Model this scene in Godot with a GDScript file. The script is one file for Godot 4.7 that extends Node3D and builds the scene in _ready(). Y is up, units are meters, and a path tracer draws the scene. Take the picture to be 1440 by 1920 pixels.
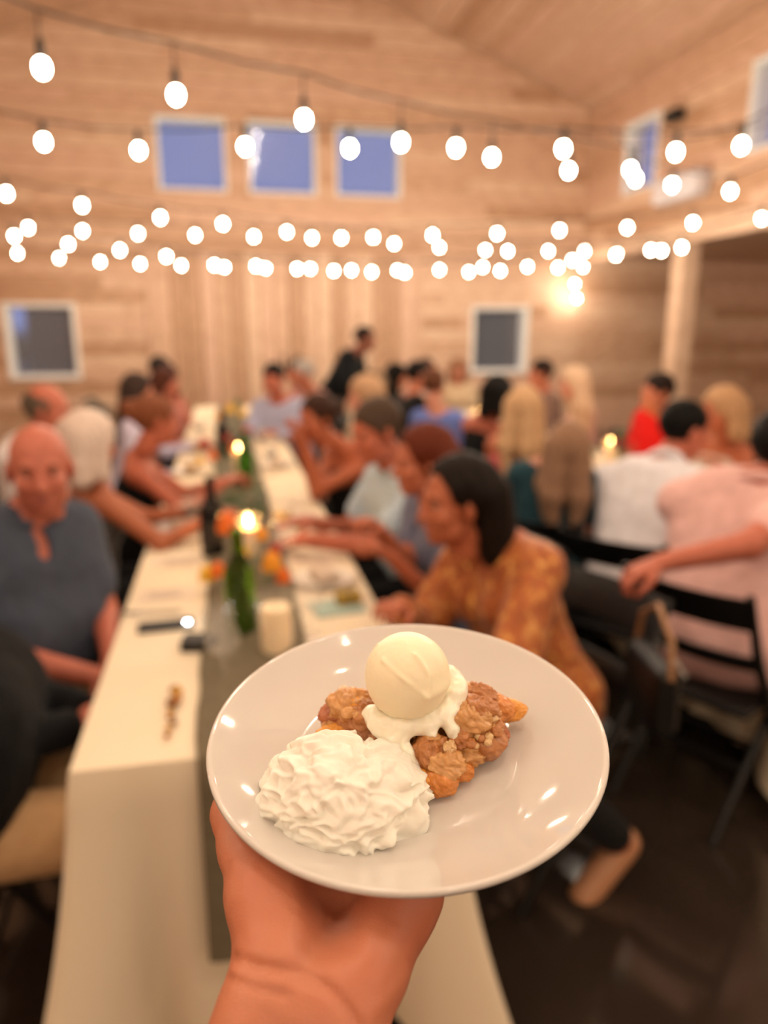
extends Node3D
# A plate of peach cobbler held up in front of a long dinner in a wood-lined barn hung with bulb strings.

const CAM_H := 1.57
const WALL_Z := -11.0          # inner face of the far gable wall
const WALL_X := 5.45           # inner face of the wall on the right
const LEFT_X := -3.6
const RIDGE_X := 0.925
const EAVE_Y := 4.72
const PITCH := 0.37
const AISLE_X := 9.2
const BACK_Z := 6.0
const HEAD_Y := 2.62           # underside of the header over the side aisle

var used := {}
var mats := {}
var rng := RandomNumberGenerator.new()
var grain_tex: NoiseTexture2D
var linen_tex: NoiseTexture2D
var strand_tex: NoiseTexture2D
var blotch_tex: NoiseTexture2D
var ORD := ["first", "second", "third", "fourth", "fifth", "sixth", "seventh", "eighth", "ninth", "tenth", "eleventh", "twelfth", "thirteenth", "fourteenth", "fifteenth", "sixteenth"]


func _ready() -> void:
	rng.seed = 7
	# --- camera, sky, light, exposure
	var cam := Camera3D.new()
	cam.name = "camera"
	cam.position = Vector3(0, CAM_H, 0)
	cam.rotation = Vector3(deg_to_rad(-13.8), deg_to_rad(-12.0), 0)
	var lens := CameraAttributesPhysical.new()
	lens.frustum_focal_length = 17.33        # 24 mm high sensor: 69.4 degrees
	lens.exposure_aperture = 2.5
	lens.frustum_focus_distance = 0.362
	lens.frustum_near = 0.02
	lens.frustum_far = 200.0
	cam.attributes = lens
	cam.current = true
	add_child(cam)
	var env := Environment.new()
	env.background_mode = Environment.BG_SKY
	var sky_mat := ProceduralSkyMaterial.new()
	sky_mat.sky_top_color = Color(0.40, 0.48, 0.72)
	sky_mat.sky_horizon_color = Color(0.43, 0.51, 0.75)
	sky_mat.ground_horizon_color = Color(0.16, 0.17, 0.2)
	sky_mat.ground_bottom_color = Color(0.1, 0.1, 0.11)
	var sky := Sky.new()
	sky.sky_material = sky_mat
	env.sky = sky
	env.tonemap_mode = Environment.TONE_MAPPER_LINEAR
	env.tonemap_exposure = 1.0
	env.sdfgi_enabled = true
	env.ssao_enabled = true
	env.ssil_enabled = true
	var we := WorldEnvironment.new()
	we.name = "world_environment"
	we.environment = env
	add_child(we)

	make_textures()
	build_room()
	build_strings()
	build_tables()
	build_foreground()
	build_people()
	build_tableware()


# ------------------------------------------------------------------ naming and tagging
func numbered(called: String) -> String:
	var k: int = used.get(called, 0)
	used[called] = k + 1
	return called if k == 0 else "%s_%03d" % [called, k]


func thing(called: String, label: String, category: String, at := Vector3.ZERO, turn := 0.0, group := "") -> Node3D:
	var o := Node3D.new()
	o.name = numbered(called)
	o.position = at
	o.rotation.y = turn
	add_child(o)
	o.set_meta("label", label)
	o.set_meta("category", category)
	if group:
		o.set_meta("group", group)
	return o


func part(called: String, mesh: Mesh, material: Material, parent: Node3D, xf := Transform3D()) -> MeshInstance3D:
	var o := MeshInstance3D.new()
	o.name = called
	o.mesh = mesh
	o.material_override = null
	for i in mesh.get_surface_count():
		o.set_surface_override_material(i, material)
	o.transform = xf
	parent.add_child(o, true)
	return o


func structure(called: String, mesh: Mesh, material: Material) -> Node3D:
	var o := MeshInstance3D.new()
	o.name = called
	o.mesh = mesh
	o.set_surface_override_material(0, material)
	o.set_meta("kind", "structure")
	add_child(o, true)
	return o


func dup(root: Node3D, at: Vector3, turn: float, label: String) -> Node3D:
	var r: Node3D = root.duplicate()
	r.name = numbered(String(root.name).rstrip("_0123456789"))
	r.position = at
	r.rotation.y = turn
	add_child(r)
	r.set_meta("label", label)
	return r


# ------------------------------------------------------------------ materials
func noise_tex(freq: float, octaves: int, lo: Color, hi: Color, seed_: int, side := 256) -> NoiseTexture2D:
	var n := FastNoiseLite.new()
	n.seed = seed_
	n.noise_type = FastNoiseLite.TYPE_SIMPLEX_SMOOTH
	n.frequency = freq
	n.fractal_octaves = octaves
	var t := NoiseTexture2D.new()
	t.width = side
	t.height = side
	t.seamless = true
	t.noise = n
	var g := Gradient.new()
	g.set_color(0, lo)
	g.set_color(1, hi)
	t.color_ramp = g
	return t


func make_textures() -> void:
	grain_tex = noise_tex(0.03, 5, Color(0.74, 0.68, 0.63), Color(1, 1, 1), 3, 512)
	linen_tex = noise_tex(0.25, 2, Color(0.4, 0.4, 0.4), Color(0.6, 0.6, 0.6), 5)
	strand_tex = noise_tex(0.06, 4, Color(0.68, 0.66, 0.64), Color(1.0, 1.0, 1.0), 9)
	blotch_tex = noise_tex(0.02, 4, Color(0.90, 0.89, 0.88), Color(1, 1, 1), 12)


func mat(color: Color, rough := 0.6, metal := 0.0, key := "") -> StandardMaterial3D:
	var k := "%s|%.2f|%.2f|%s" % [color.to_html(), rough, metal, key]
	if mats.has(k):
		return mats[k]
	var m := StandardMaterial3D.new()
	m.albedo_color = color
	m.roughness = rough
	m.metallic = metal
	mats[k] = m
	return m


func cloth(color: Color, kind := "plain") -> StandardMaterial3D:
	var k := "cloth|%s|%s" % [color.to_html(), kind]
	if mats.has(k):
		return mats[k]
	var m := StandardMaterial3D.new()
	m.albedo_color = color
	m.roughness = 0.88
	m.metallic_specular = 0.3
	m.rim_enabled = true
	m.rim = 0.25
	m.uv1_triplanar = true
	if kind == "floral":          # bronze satin printed with cream and gold flowers
		m.albedo_color = Color.WHITE
		var t := noise_tex(0.045, 3, color, color, 21)
		t.color_ramp.set_color(0, Color(0.30, 0.14, 0.07))
		t.color_ramp.add_point(0.36, color)
		t.color_ramp.add_point(0.66, color)
		t.color_ramp.add_point(0.74, Color(0.86, 0.62, 0.30))
		t.color_ramp.set_color(t.color_ramp.get_point_count() - 1, Color(0.93, 0.80, 0.55))
		m.albedo_texture = t
		m.uv1_scale = Vector3(1.9, 1.9, 1.9)
		m.roughness = 0.40
	elif kind == "specks":        # black with a small pale print
		m.albedo_color = Color.WHITE
		var t2 := noise_tex(0.06, 2, color, color, 33)
		t2.color_ramp.add_point(0.62, color)
		t2.color_ramp.add_point(0.7, Color(0.62, 0.6, 0.58))
		t2.color_ramp.set_color(t2.color_ramp.get_point_count() - 1, Color(0.75, 0.72, 0.7))
		m.albedo_texture = t2
		m.uv1_scale = Vector3(6, 6, 6)
	elif kind == "check":         # fine two-tone check woven in the cloth
		var im := Image.create(64, 64, false, Image.FORMAT_RGB8)
		for y in 64:
			for x in 64:
				var a := 0.5 if (x % 16) < 3 else 0.0
				var b := 0.5 if (y % 16) < 3 else 0.0
				var g := 1.0 - 0.3 * (a + b)
				im.set_pixel(x, y, Color(g * 0.97, g, g))
		m.albedo_texture = ImageTexture.create_from_image(im)
		m.uv1_scale = Vector3(12, 12, 12)
	elif kind == "linen":
		m.rim_enabled = false
	else:
		m.albedo_texture = blotch_tex
		m.uv1_scale = Vector3(4, 4, 4)
	mats[k] = m
	return m


func wood(axis: int, tint: int, dark := false) -> StandardMaterial3D:
	var k := "wood|%d|%d|%s" % [axis, tint, dark]
	if mats.has(k):
		return mats[k]
	var m := StandardMaterial3D.new()
	var tones := [Color(0.92, 0.79, 0.69), Color(0.88, 0.74, 0.63), Color(0.95, 0.83, 0.73), Color(0.81, 0.66, 0.54), Color(0.91, 0.77, 0.67), Color(0.93, 0.79, 0.70)]
	m.albedo_color = tones[tint % tones.size()]
	if dark:
		m.albedo_color = m.albedo_color.darkened(0.16)
	m.albedo_texture = grain_tex
	m.roughness = 0.55
	m.uv1_triplanar = true
	m.uv1_world_triplanar = true
	var s := Vector3(2.6, 2.6, 2.6)
	s[axis] = 0.22
	m.uv1_scale = s
	m.uv1_offset = Vector3(0.37, 0.19, 0.53) * tint
	mats[k] = m
	return m


func skin(c: Color) -> StandardMaterial3D:
	var k := "skin" + c.to_html()
	if mats.has(k):
		return mats[k]
	var m := StandardMaterial3D.new()
	var l := c.srgb_to_linear()
	m.albedo_color = Color(l.r * 0.84, l.g * 0.70, l.b * 0.68).linear_to_srgb()
	m.roughness = 0.5
	m.metallic_specular = 0.4
	m.albedo_texture = blotch_tex
	m.uv1_triplanar = true
	m.uv1_scale = Vector3(6, 6, 6)
	mats[k] = m
	return m


func hair_mat(c: Color) -> StandardMaterial3D:
	var k := "hair" + c.to_html()
	if mats.has(k):
		return mats[k]
	var m := StandardMaterial3D.new()
	m.albedo_color = c
	m.roughness = 0.62
	m.metallic_specular = 0.25
	m.albedo_texture = strand_tex
	m.uv1_triplanar = true
	m.uv1_scale = Vector3(9, 1.2, 9)
	mats[k] = m
	return m


func glow(color: Color, energy: float) -> StandardMaterial3D:
	var m := StandardMaterial3D.new()
	m.albedo_color = Color(0.9, 0.88, 0.82)
	m.emission_enabled = true
	m.emission = color
	m.emission_energy_multiplier = energy
	return m


func glass(c: Color, scale_ := 0.05) -> StandardMaterial3D:
	var m := StandardMaterial3D.new()
	m.albedo_color = c
	m.roughness = 0.02
	m.refraction_enabled = true
	m.refraction_scale = scale_
	return m


func pane(c := Color(0.9, 0.95, 1.0, 0.06)) -> StandardMaterial3D:
	var m := StandardMaterial3D.new()
	m.albedo_color = c
	m.transparency = BaseMaterial3D.TRANSPARENCY_ALPHA
	m.roughness = 0.03
	return m


# ------------------------------------------------------------------ mesh building (triangles are given counter-clockwise seen from outside)
class MB:
	var v := PackedVector3Array()
	var n := PackedVector3Array()
	var c := PackedColorArray()
	var ix := PackedInt32Array()
	var colored := false

	func put(p: Vector3, nn := Vector3.ZERO, col := Color.WHITE) -> int:
		v.append(p)
		n.append(nn)
		c.append(col)
		return v.size() - 1

	func tri(a: int, b: int, d: int) -> void:
		ix.append(a)
		ix.append(d)
		ix.append(b)

	func quad(a: int, b: int, d: int, e: int) -> void:
		tri(a, b, d)
		tri(a, d, e)

	func smooth(from := 0) -> void:      # normals from the faces round each vertex, for vertices from that one on
		for i in range(from, v.size()):
			n[i] = Vector3.ZERO
		for t in range(0, ix.size(), 3):
			var a := ix[t]
			var b := ix[t + 1]
			var d := ix[t + 2]
			if a < from:
				continue
			var f := (v[d] - v[a]).cross(v[b] - v[a])
			n[a] += f
			n[b] += f
			n[d] += f
		for i in range(from, v.size()):
			n[i] = n[i].normalized() if n[i].length_squared() > 0.0 else Vector3.UP

	func poly(pts: Array, nn: Vector3) -> void:      # a flat convex face
		var first := v.size()
		for p in pts:
			put(p, nn)
		for i in range(1, pts.size() - 1):
			tri(first, first + i, first + i + 1)

	func box(lo: Vector3, hi: Vector3) -> void:
		rbox(Transform3D(Basis(), (lo + hi) * 0.5), hi - lo, 0.0)

	func rbox(xf: Transform3D, size: Vector3, bevel: float) -> void:
		var h := size * 0.5
		var k := []          # per corner sign, one vertex for each axis
		var b := minf(bevel, minf(h.x, minf(h.y, h.z)) * 0.95)
		for s in 8:
			var sg := Vector3(1 if s & 1 else -1, 1 if s & 2 else -1, 1 if s & 4 else -1)
			var row := []
			for ax in 3:
				var p := sg * (h - Vector3(b, b, b))
				p[ax] = sg[ax] * h[ax]
				var nn := Vector3.ZERO
				nn[ax] = sg[ax]
				row.append(put(xf * p, (xf.basis * nn).normalized()))
			k.append(row)
		for ax in 3:
			var u := (ax + 1) % 3
			var w := (ax + 2) % 3
			var q := [0, 1 << u, (1 << u) | (1 << w), 1 << w]
			quad(k[q[0] | (1 << ax)][ax], k[q[1] | (1 << ax)][ax], k[q[2] | (1 << ax)][ax], k[q[3] | (1 << ax)][ax])
			quad(k[q[0]][ax], k[q[3]][ax], k[q[2]][ax], k[q[1]][ax])
		if b <= 0.0:
			return
		for ax in 3:         # the edges that run along ax
			var u := (ax + 1) % 3
			var w := (ax + 2) % 3
			for s in 4:
				var base := (1 << u if s & 1 else 0) | (1 << w if s & 2 else 0)
				var top := base | (1 << ax)
				if (s == 0) or (s == 3):
					quad(k[base][u], k[base][w], k[top][w], k[top][u])
				else:
					quad(k[base][w], k[base][u], k[top][u], k[top][w])
		for s in 8:
			var odd := (1 if s & 1 else 0) + (1 if s & 2 else 0) + (1 if s & 4 else 0)
			if odd % 2 == 1:
				tri(k[s][0], k[s][1], k[s][2])
			else:
				tri(k[s][0], k[s][2], k[s][1])

	func lathe(profile: Array, segs: int, xf := Transform3D(), wobble := 0.0) -> void:   # profile of Vector2(radius, height), going up the outside
		var from := v.size()
		for p in profile:
			for s in segs:
				var a := TAU * s / segs
				var r: float = p.x * (1.0 + wobble * sin(a * 3.0))
				put(xf * Vector3(r * sin(a), p.y, r * cos(a)))
		for i in profile.size() - 1:
			for s in segs:
				var t := (s + 1) % segs
				quad(from + i * segs + s, from + i * segs + t, from + (i + 1) * segs + t, from + (i + 1) * segs + s)
		smooth(from)

	func tube(path: Array, radii: Array, sides: int) -> void:
		var from := v.size()
		var m := path.size()
		var side := Vector3.ZERO
		for i in m:
			var d: Vector3 = (path[mini(i + 1, m - 1)] - path[maxi(i - 1, 0)]).normalized()
			if side == Vector3.ZERO:
				side = d.cross(Vector3.UP if absf(d.y) < 0.9 else Vector3.RIGHT).normalized()
			side = (side - d * side.dot(d)).normalized()
			var up := d.cross(side)
			var r: float = radii[mini(i, radii.size() - 1)]
			for s in sides:
				var a := TAU * s / sides
				put(path[i] + (side * cos(a) + up * sin(a)) * r)
		for i in m - 1:
			for s in sides:
				var t := (s + 1) % sides
				quad(from + i * sides + s, from + i * sides + t, from + (i + 1) * sides + t, from + (i + 1) * sides + s)
		var a0 := put(path[0])
		var a1 := put(path[m - 1])
		for s in sides:
			var t := (s + 1) % sides
			tri(a0, from + t, from + s)
			tri(a1, from + (m - 1) * sides + s, from + (m - 1) * sides + t)
		smooth(from)

	func ball(center: Vector3, r: Vector3, nu: int, nv: int, disp = null, basis := Basis()) -> void:
		var from := v.size()
		for j in nv + 1:
			var th := PI * j / nv
			for i in nu:
				var ph := TAU * i / nu
				var d := Vector3(sin(th) * sin(ph), cos(th), sin(th) * cos(ph))
				var k := 1.0
				if disp != null:
					k = disp.call(d)
				put(center + basis * (d * r * k))
		for j in nv:
			for i in nu:
				var t := (i + 1) % nu
				quad(from + j * nu + i, from + (j + 1) * nu + i, from + (j + 1) * nu + t, from + j * nu + t)
		smooth(from)
		for jj in [0, nv]:           # one normal at each pole
			var s := Vector3.ZERO
			for i in nu:
				s += n[from + jj * nu + i]
			for i in nu:
				n[from + jj * nu + i] = s.normalized()

	func mesh() -> ArrayMesh:
		var a := []
		a.resize(Mesh.ARRAY_MAX)
		a[Mesh.ARRAY_VERTEX] = v
		a[Mesh.ARRAY_NORMAL] = n
		if colored:
			a[Mesh.ARRAY_COLOR] = c
		a[Mesh.ARRAY_INDEX] = ix
		var m := ArrayMesh.new()
		m.add_surface_from_arrays(Mesh.PRIMITIVE_TRIANGLES, a)
		return m


# ------------------------------------------------------------------ a distance field on a grid, joined smoothly and meshed as surface nets
class Field:
	var o: Vector3
	var cell: float
	var nx: int
	var ny: int
	var nz: int
	var f := PackedFloat32Array()

	func _init(lo: Vector3, hi: Vector3, cell_: float) -> void:
		cell = cell_
		o = lo
		nx = int(ceil((hi.x - lo.x) / cell)) + 2
		ny = int(ceil((hi.y - lo.y) / cell)) + 2
		nz = int(ceil((hi.z - lo.z) / cell)) + 2
		f.resize(nx * ny * nz)
		f.fill(1.0)

	func span(lo: Vector3, hi: Vector3) -> Array:
		var a := (lo - o) / cell
		var b := (hi - o) / cell
		return [clampi(int(a.x), 0, nx - 1), clampi(int(a.y), 0, ny - 1), clampi(int(a.z), 0, nz - 1), clampi(int(b.x) + 1, 0, nx - 1), clampi(int(b.y) + 1, 0, ny - 1), clampi(int(b.z) + 1, 0, nz - 1)]

	func cap(a: Vector3, b: Vector3, ra: float, rb: float, k := 0.02, cut := false) -> void:
		var m := maxf(ra, rb) + cell * 2.0 + k * 0.6
		var w := Vector3(m, m, m)
		var s := span(a.min(b) - w, a.max(b) + w)
		var ba := b - a
		var l2 := 1.0 / maxf(ba.length_squared(), 1e-9)
		var dr := rb - ra
		var x0: int = s[0]
		var x1: int = s[3] + 1
		for z in range(s[2], s[5] + 1):
			for y in range(s[1], s[4] + 1):
				var i := (z * ny + y) * nx + x0
				var p := Vector3(o.x + x0 * cell, o.y + y * cell, o.z + z * cell) - a
				for x in range(x0, x1):
					var t := clampf(p.dot(ba) * l2, 0.0, 1.0)
					var d := p.distance_to(ba * t) - ra - dr * t
					var e := f[i]
					if cut:
						d = -d
						var h := k - absf(d - e)
						f[i] = maxf(d, e) + (h * h * 0.25 / k if h > 0.0 else 0.0)
					else:
						var h := k - absf(d - e)
						f[i] = minf(d, e) - (h * h * 0.25 / k if h > 0.0 else 0.0)
					i += 1
					p.x += cell

	func ell(c: Vector3, basis: Basis, r: Vector3, k := 0.02, cut := false) -> void:
		var m := maxf(r.x, maxf(r.y, r.z)) + cell * 2.0 + k * 0.6
		var w := Vector3(m, m, m)
		var s := span(c - w, c + w)
		var inv := basis.transposed()
		var ir := Vector3.ONE / r
		var ir2 := ir * ir
		var stepx := inv.x * cell
		var x0: int = s[0]
		var x1: int = s[3] + 1
		for z in range(s[2], s[5] + 1):
			for y in range(s[1], s[4] + 1):
				var i := (z * ny + y) * nx + x0
				var p := inv * (Vector3(o.x + x0 * cell, o.y + y * cell, o.z + z * cell) - c)
				for x in range(x0, x1):
					var k0 := (p * ir).length()
					var d := k0 * (k0 - 1.0) / maxf((p * ir2).length(), 1e-6)
					if k0 < 0.05:
						d = -minf(r.x, minf(r.y, r.z))
					var e := f[i]
					if cut:
						d = -d
						var h := k - absf(d - e)
						f[i] = maxf(d, e) + (h * h * 0.25 / k if h > 0.0 else 0.0)
					else:
						var h := k - absf(d - e)
						f[i] = minf(d, e) - (h * h * 0.25 / k if h > 0.0 else 0.0)
					i += 1
					p += stepx

	func clip(n: Vector3, d: float) -> void:       # keep what lies on the side where n.p < d
		var i := 0
		for z in nz:
			for y in ny:
				var e := n.x * o.x + n.y * (o.y + y * cell) + n.z * (o.z + z * cell) - d
				for x in nx:
					if e > f[i]:
						f[i] = e
					i += 1
					e += n.x * cell

	func rough(noise: FastNoiseLite, amp: float, stretch := Vector3.ONE) -> void:
		var i := 0
		for z in nz:
			for y in ny:
				for x in nx:
					if absf(f[i]) < amp + cell * 2.0:
						f[i] -= amp * noise.get_noise_3dv((o + Vector3(x, y, z) * cell) * stretch)
					i += 1

	func emit(mb: MB, xf := Transform3D(), col := Color.WHITE) -> void:
		var at := PackedInt32Array()
		at.resize(f.size())
		at.fill(-1)
		var nxy := nx * ny
		var thr := cell * 3.2
		var active := PackedInt32Array()
		var tail := f.size() - nxy - nx - 1
		for i in tail:
			var a := f[i]
			if a > thr or a < -thr:
				continue
			var b := f[i + 1]
			var c := f[i + nx]
			var d := f[i + nx + 1]
			var e := f[i + nxy]
			var g := f[i + nxy + 1]
			var h := f[i + nxy + nx]
			var j := f[i + nxy + nx + 1]
			var neg := int(a < 0.0) + int(b < 0.0) + int(c < 0.0) + int(d < 0.0) + int(e < 0.0) + int(g < 0.0) + int(h < 0.0) + int(j < 0.0)
			if neg == 0 or neg == 8:
				continue
			var z := i / nxy
			var y := (i - z * nxy) / nx
			var x := i - z * nxy - y * nx
			if x >= nx - 1 or y >= ny - 1:
				continue
			var q := Vector3.ZERO
			var w := 0.0
			if (a < 0.0) != (b < 0.0):
				q += Vector3(a / (a - b), 0, 0); w += 1.0
			if (c < 0.0) != (d < 0.0):
				q += Vector3(c / (c - d), 1, 0); w += 1.0
			if (e < 0.0) != (g < 0.0):
				q += Vector3(e / (e - g), 0, 1); w += 1.0
			if (h < 0.0) != (j < 0.0):
				q += Vector3(h / (h - j), 1, 1); w += 1.0
			if (a < 0.0) != (c < 0.0):
				q += Vector3(0, a / (a - c), 0); w += 1.0
			if (b < 0.0) != (d < 0.0):
				q += Vector3(1, b / (b - d), 0); w += 1.0
			if (e < 0.0) != (h < 0.0):
				q += Vector3(0, e / (e - h), 1); w += 1.0
			if (g < 0.0) != (j < 0.0):
				q += Vector3(1, g / (g - j), 1); w += 1.0
			if (a < 0.0) != (e < 0.0):
				q += Vector3(0, 0, a / (a - e)); w += 1.0
			if (b < 0.0) != (g < 0.0):
				q += Vector3(1, 0, b / (b - g)); w += 1.0
			if (c < 0.0) != (h < 0.0):
				q += Vector3(0, 1, c / (c - h)); w += 1.0
			if (d < 0.0) != (j < 0.0):
				q += Vector3(1, 1, d / (d - j)); w += 1.0
			q /= w
			var gr := Vector3(b - a + d - c + g - e + j - h, c - a + d - b + h - e + j - g, e - a + g - b + h - c + j - d)
			at[i] = mb.put(xf * (o + (Vector3(x, y, z) + q) * cell), (xf.basis * gr).normalized(), col)
			active.append(i)
		for i in active:
			var a := f[i]
			for k in 3:
				var sx: int = [1, nx, nxy][k]
				if (a < 0.0) == (f[i + sx] < 0.0):
					continue
				var su: int = [nx, nxy, 1][k]
				var sv: int = [nxy, 1, nx][k]
				if i - su - sv < 0:
					continue
				var p0 := at[i]
				var p1 := at[i - su]
				var p2 := at[i - su - sv]
				var p3 := at[i - sv]
				if p1 < 0 or p2 < 0 or p3 < 0:
					continue
				if a < 0.0:
					mb.quad(p0, p1, p2, p3)
				else:
					mb.quad(p0, p3, p2, p1)


# ------------------------------------------------------------------ the room
func wall_boxes(mb: MB, axis: int, at0: float, at1: float, u0: float, u1: float, y0: float, y1: float, holes: Array) -> void:
	# a wall slab between at0 and at1 along the axis, with rectangular holes [u0, u1, y0, y1]
	var us := [u0, u1]
	var ys := [y0, y1]
	for h in holes:
		us.append_array([h[0], h[1]])
		ys.append_array([h[2], h[3]])
	us.sort()
	ys.sort()
	for i in us.size() - 1:
		for j in ys.size() - 1:
			var a: float = us[i]
			var b: float = us[i + 1]
			var c: float = ys[j]
			var d: float = ys[j + 1]
			if b - a < 1e-4 or d - c < 1e-4:
				continue
			var open := false
			for h in holes:
				if (a + b) * 0.5 > h[0] and (a + b) * 0.5 < h[1] and (c + d) * 0.5 > h[2] and (c + d) * 0.5 < h[3]:
					open = true
			if open:
				continue
			if axis == 2:
				mb.box(Vector3(a, c, at0), Vector3(b, d, at1))
			else:
				mb.box(Vector3(at0, c, a), Vector3(at1, d, b))


func plank_mesh(length: float, width: float, thick: float) -> ArrayMesh:
	# along x, width along y, its face towards +z with eased edges
	var mb := MB.new()
	var l := length * 0.5
	var w := width * 0.5
	var e := minf(0.012, w * 0.3)
	var p := [Vector2(-w, 0), Vector2(w, 0), Vector2(w, thick - e), Vector2(w - e, thick), Vector2(-w + e, thick), Vector2(-w, thick - e)]
	for i in 6:
		var a: Vector2 = p[i]
		var b: Vector2 = p[(i + 1) % 6]
		var d := (b - a).normalized()
		var nn := Vector3(0, d.y, -d.x)
		mb.poly([Vector3(-l, b.x, b.y), Vector3(l, b.x, b.y), Vector3(l, a.x, a.y), Vector3(-l, a.x, a.y)], nn)
	for s in [-1.0, 1.0]:
		var q := []
		for i in 6:
			q.append(Vector3(l * s, p[i].x, p[i].y))
		if s < 0.0:
			q.reverse()
		mb.poly(q, Vector3(s, 0, 0))
	return mb.mesh()


func plank(parent: Node3D, from: Vector3, along: Vector3, face: Vector3, length: float, width: float, thick: float, material: Material, called := "plank") -> void:
	# «from» is the middle of one end on the backing
	if length < 0.03 or width < 0.02:
		return
	var z := face.normalized()
	var x := along.normalized()
	var y := z.cross(x)
	part(called, plank_mesh(length - 0.006, width - 0.010, thick), material, parent, Transform3D(Basis(x, y, z), from + x * length * 0.5))


func boards(parent: Node3D, axis: int, at: float, face: Vector3, u0: float, u1: float, y0: float, y1: float, pitch: float, holes: Array, top, dark := false) -> void:
	# rows of horizontal boards with staggered butt joints round the openings; top(y) gives [u0, u1] under a sloping roof
	var rows := int(ceil((y1 - y0) / pitch))
	for r in rows:
		var a := y0 + r * pitch
		var b := minf(a + pitch, y1)
		var lim := [u0, u1]
		if top != null:
			var t: Array = top.call(b)
			lim = [maxf(u0, t[0]), minf(u1, t[1])]
		if lim[1] - lim[0] < 0.1:
			continue
		var cuts := [lim[0]]                     # butt joints, staggered from row to row
		var x: float = u0 + fposmod(r * 1.37, 3.0) + 0.6
		while x < lim[1] - 0.3:
			if x > lim[0] + 0.3:
				cuts.append(x)
			x += 3.1
		cuts.append(lim[1])
		for i in cuts.size() - 1:
			var pieces := [[cuts[i], cuts[i + 1], a, b]]
			for h in holes:
				var next := []
				for q in pieces:
					if h[1] <= q[0] or h[0] >= q[1] or h[3] <= q[2] or h[2] >= q[3]:
						next.append(q)
						continue
					if h[0] > q[0]:
						next.append([q[0], h[0], q[2], q[3]])
					if h[1] < q[1]:
						next.append([h[1], q[1], q[2], q[3]])
					var m0: float = maxf(q[0], h[0])
					var m1: float = minf(q[1], h[1])
					if h[2] > q[2]:
						next.append([m0, m1, q[2], h[2]])
					if h[3] < q[3]:
						next.append([m0, m1, h[3], q[3]])
				pieces = next
			for q in pieces:
				var m := wood(0 if axis == 2 else 2, rng.randi() % 6, dark)
				var th := 0.018 + rng.randf() * 0.006
				var mid: float = (q[2] + q[3]) * 0.5
				if axis == 2:
					plank(parent, Vector3(q[0], mid, at), Vector3.RIGHT, face, q[1] - q[0], q[3] - q[2], th, m)
				else:
					var z: float = q[1] if face.x < 0.0 else q[0]
					plank(parent, Vector3(at, mid, z), Vector3.FORWARD if face.x < 0.0 else Vector3.BACK, face, q[1] - q[0], q[3] - q[2], th, m)


func window(index: int, axis: int, at: float, face: float, hole: Array, depth: float, trim: float, m: Material) -> void:
	# a white framed window in the hole [u0, u1, y0, y1] of the wall at «at»; «face» points into the room
	var o := Node3D.new()
	o.name = "window_%d" % index
	o.set_meta("kind", "structure")
	add_child(o)
	var xf := Transform3D()
	var mid := Vector3((hole[0] + hole[1]) * 0.5, (hole[2] + hole[3]) * 0.5, at)
	if axis == 2:
		xf = Transform3D(Basis(), mid)
	else:
		xf = Transform3D(Basis(Vector3(0, 0, 1), Vector3(0, 1, 0), Vector3(-1, 0, 0)), Vector3(at, mid.y, mid.x))
	o.transform = xf
	var w: float = hole[1] - hole[0]
	var h: float = hole[3] - hole[2]
	for k in 4:
		var mb := MB.new()
		var across := k < 2
		var sg := -1.0 if k % 2 == 0 else 1.0
		if across:      # head and sill pieces
			mb.rbox(Transform3D(Basis(), Vector3(0, sg * (h * 0.5 + trim * 0.5 - 0.012), 0.012)), Vector3(w + trim * 2.0 - 0.024, trim, 0.06), 0.006)
		else:
			mb.rbox(Transform3D(Basis(), Vector3(sg * (w * 0.5 + trim * 0.5 - 0.012), 0, 0.01)), Vector3(trim, h - 0.024, 0.056), 0.006)
		part("window_frame", mb.mesh(), m, o)
	for k in 4:        # jamb lining through the wall
		var mb := MB.new()
		var sg := -1.0 if k % 2 == 0 else 1.0
		if k < 2:
			mb.rbox(Transform3D(Basis(), Vector3(0, sg * (h * 0.5 - 0.012), -depth * 0.5)), Vector3(w, 0.024, depth), 0.004)
		else:
			mb.rbox(Transform3D(Basis(), Vector3(sg * (w * 0.5 - 0.012), 0, -depth * 0.5)), Vector3(0.024, h - 0.05, depth), 0.004)
		part("jamb", mb.mesh(), m, o)
	var gl := MB.new()
	gl.rbox(Transform3D(Basis(), Vector3(0, 0, -depth * (0.6 if axis == 2 else 0.12))), Vector3(w - 0.05, h - 0.05, 0.004), 0.0)
	part("pane", gl.mesh(), pane(), o)


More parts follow.
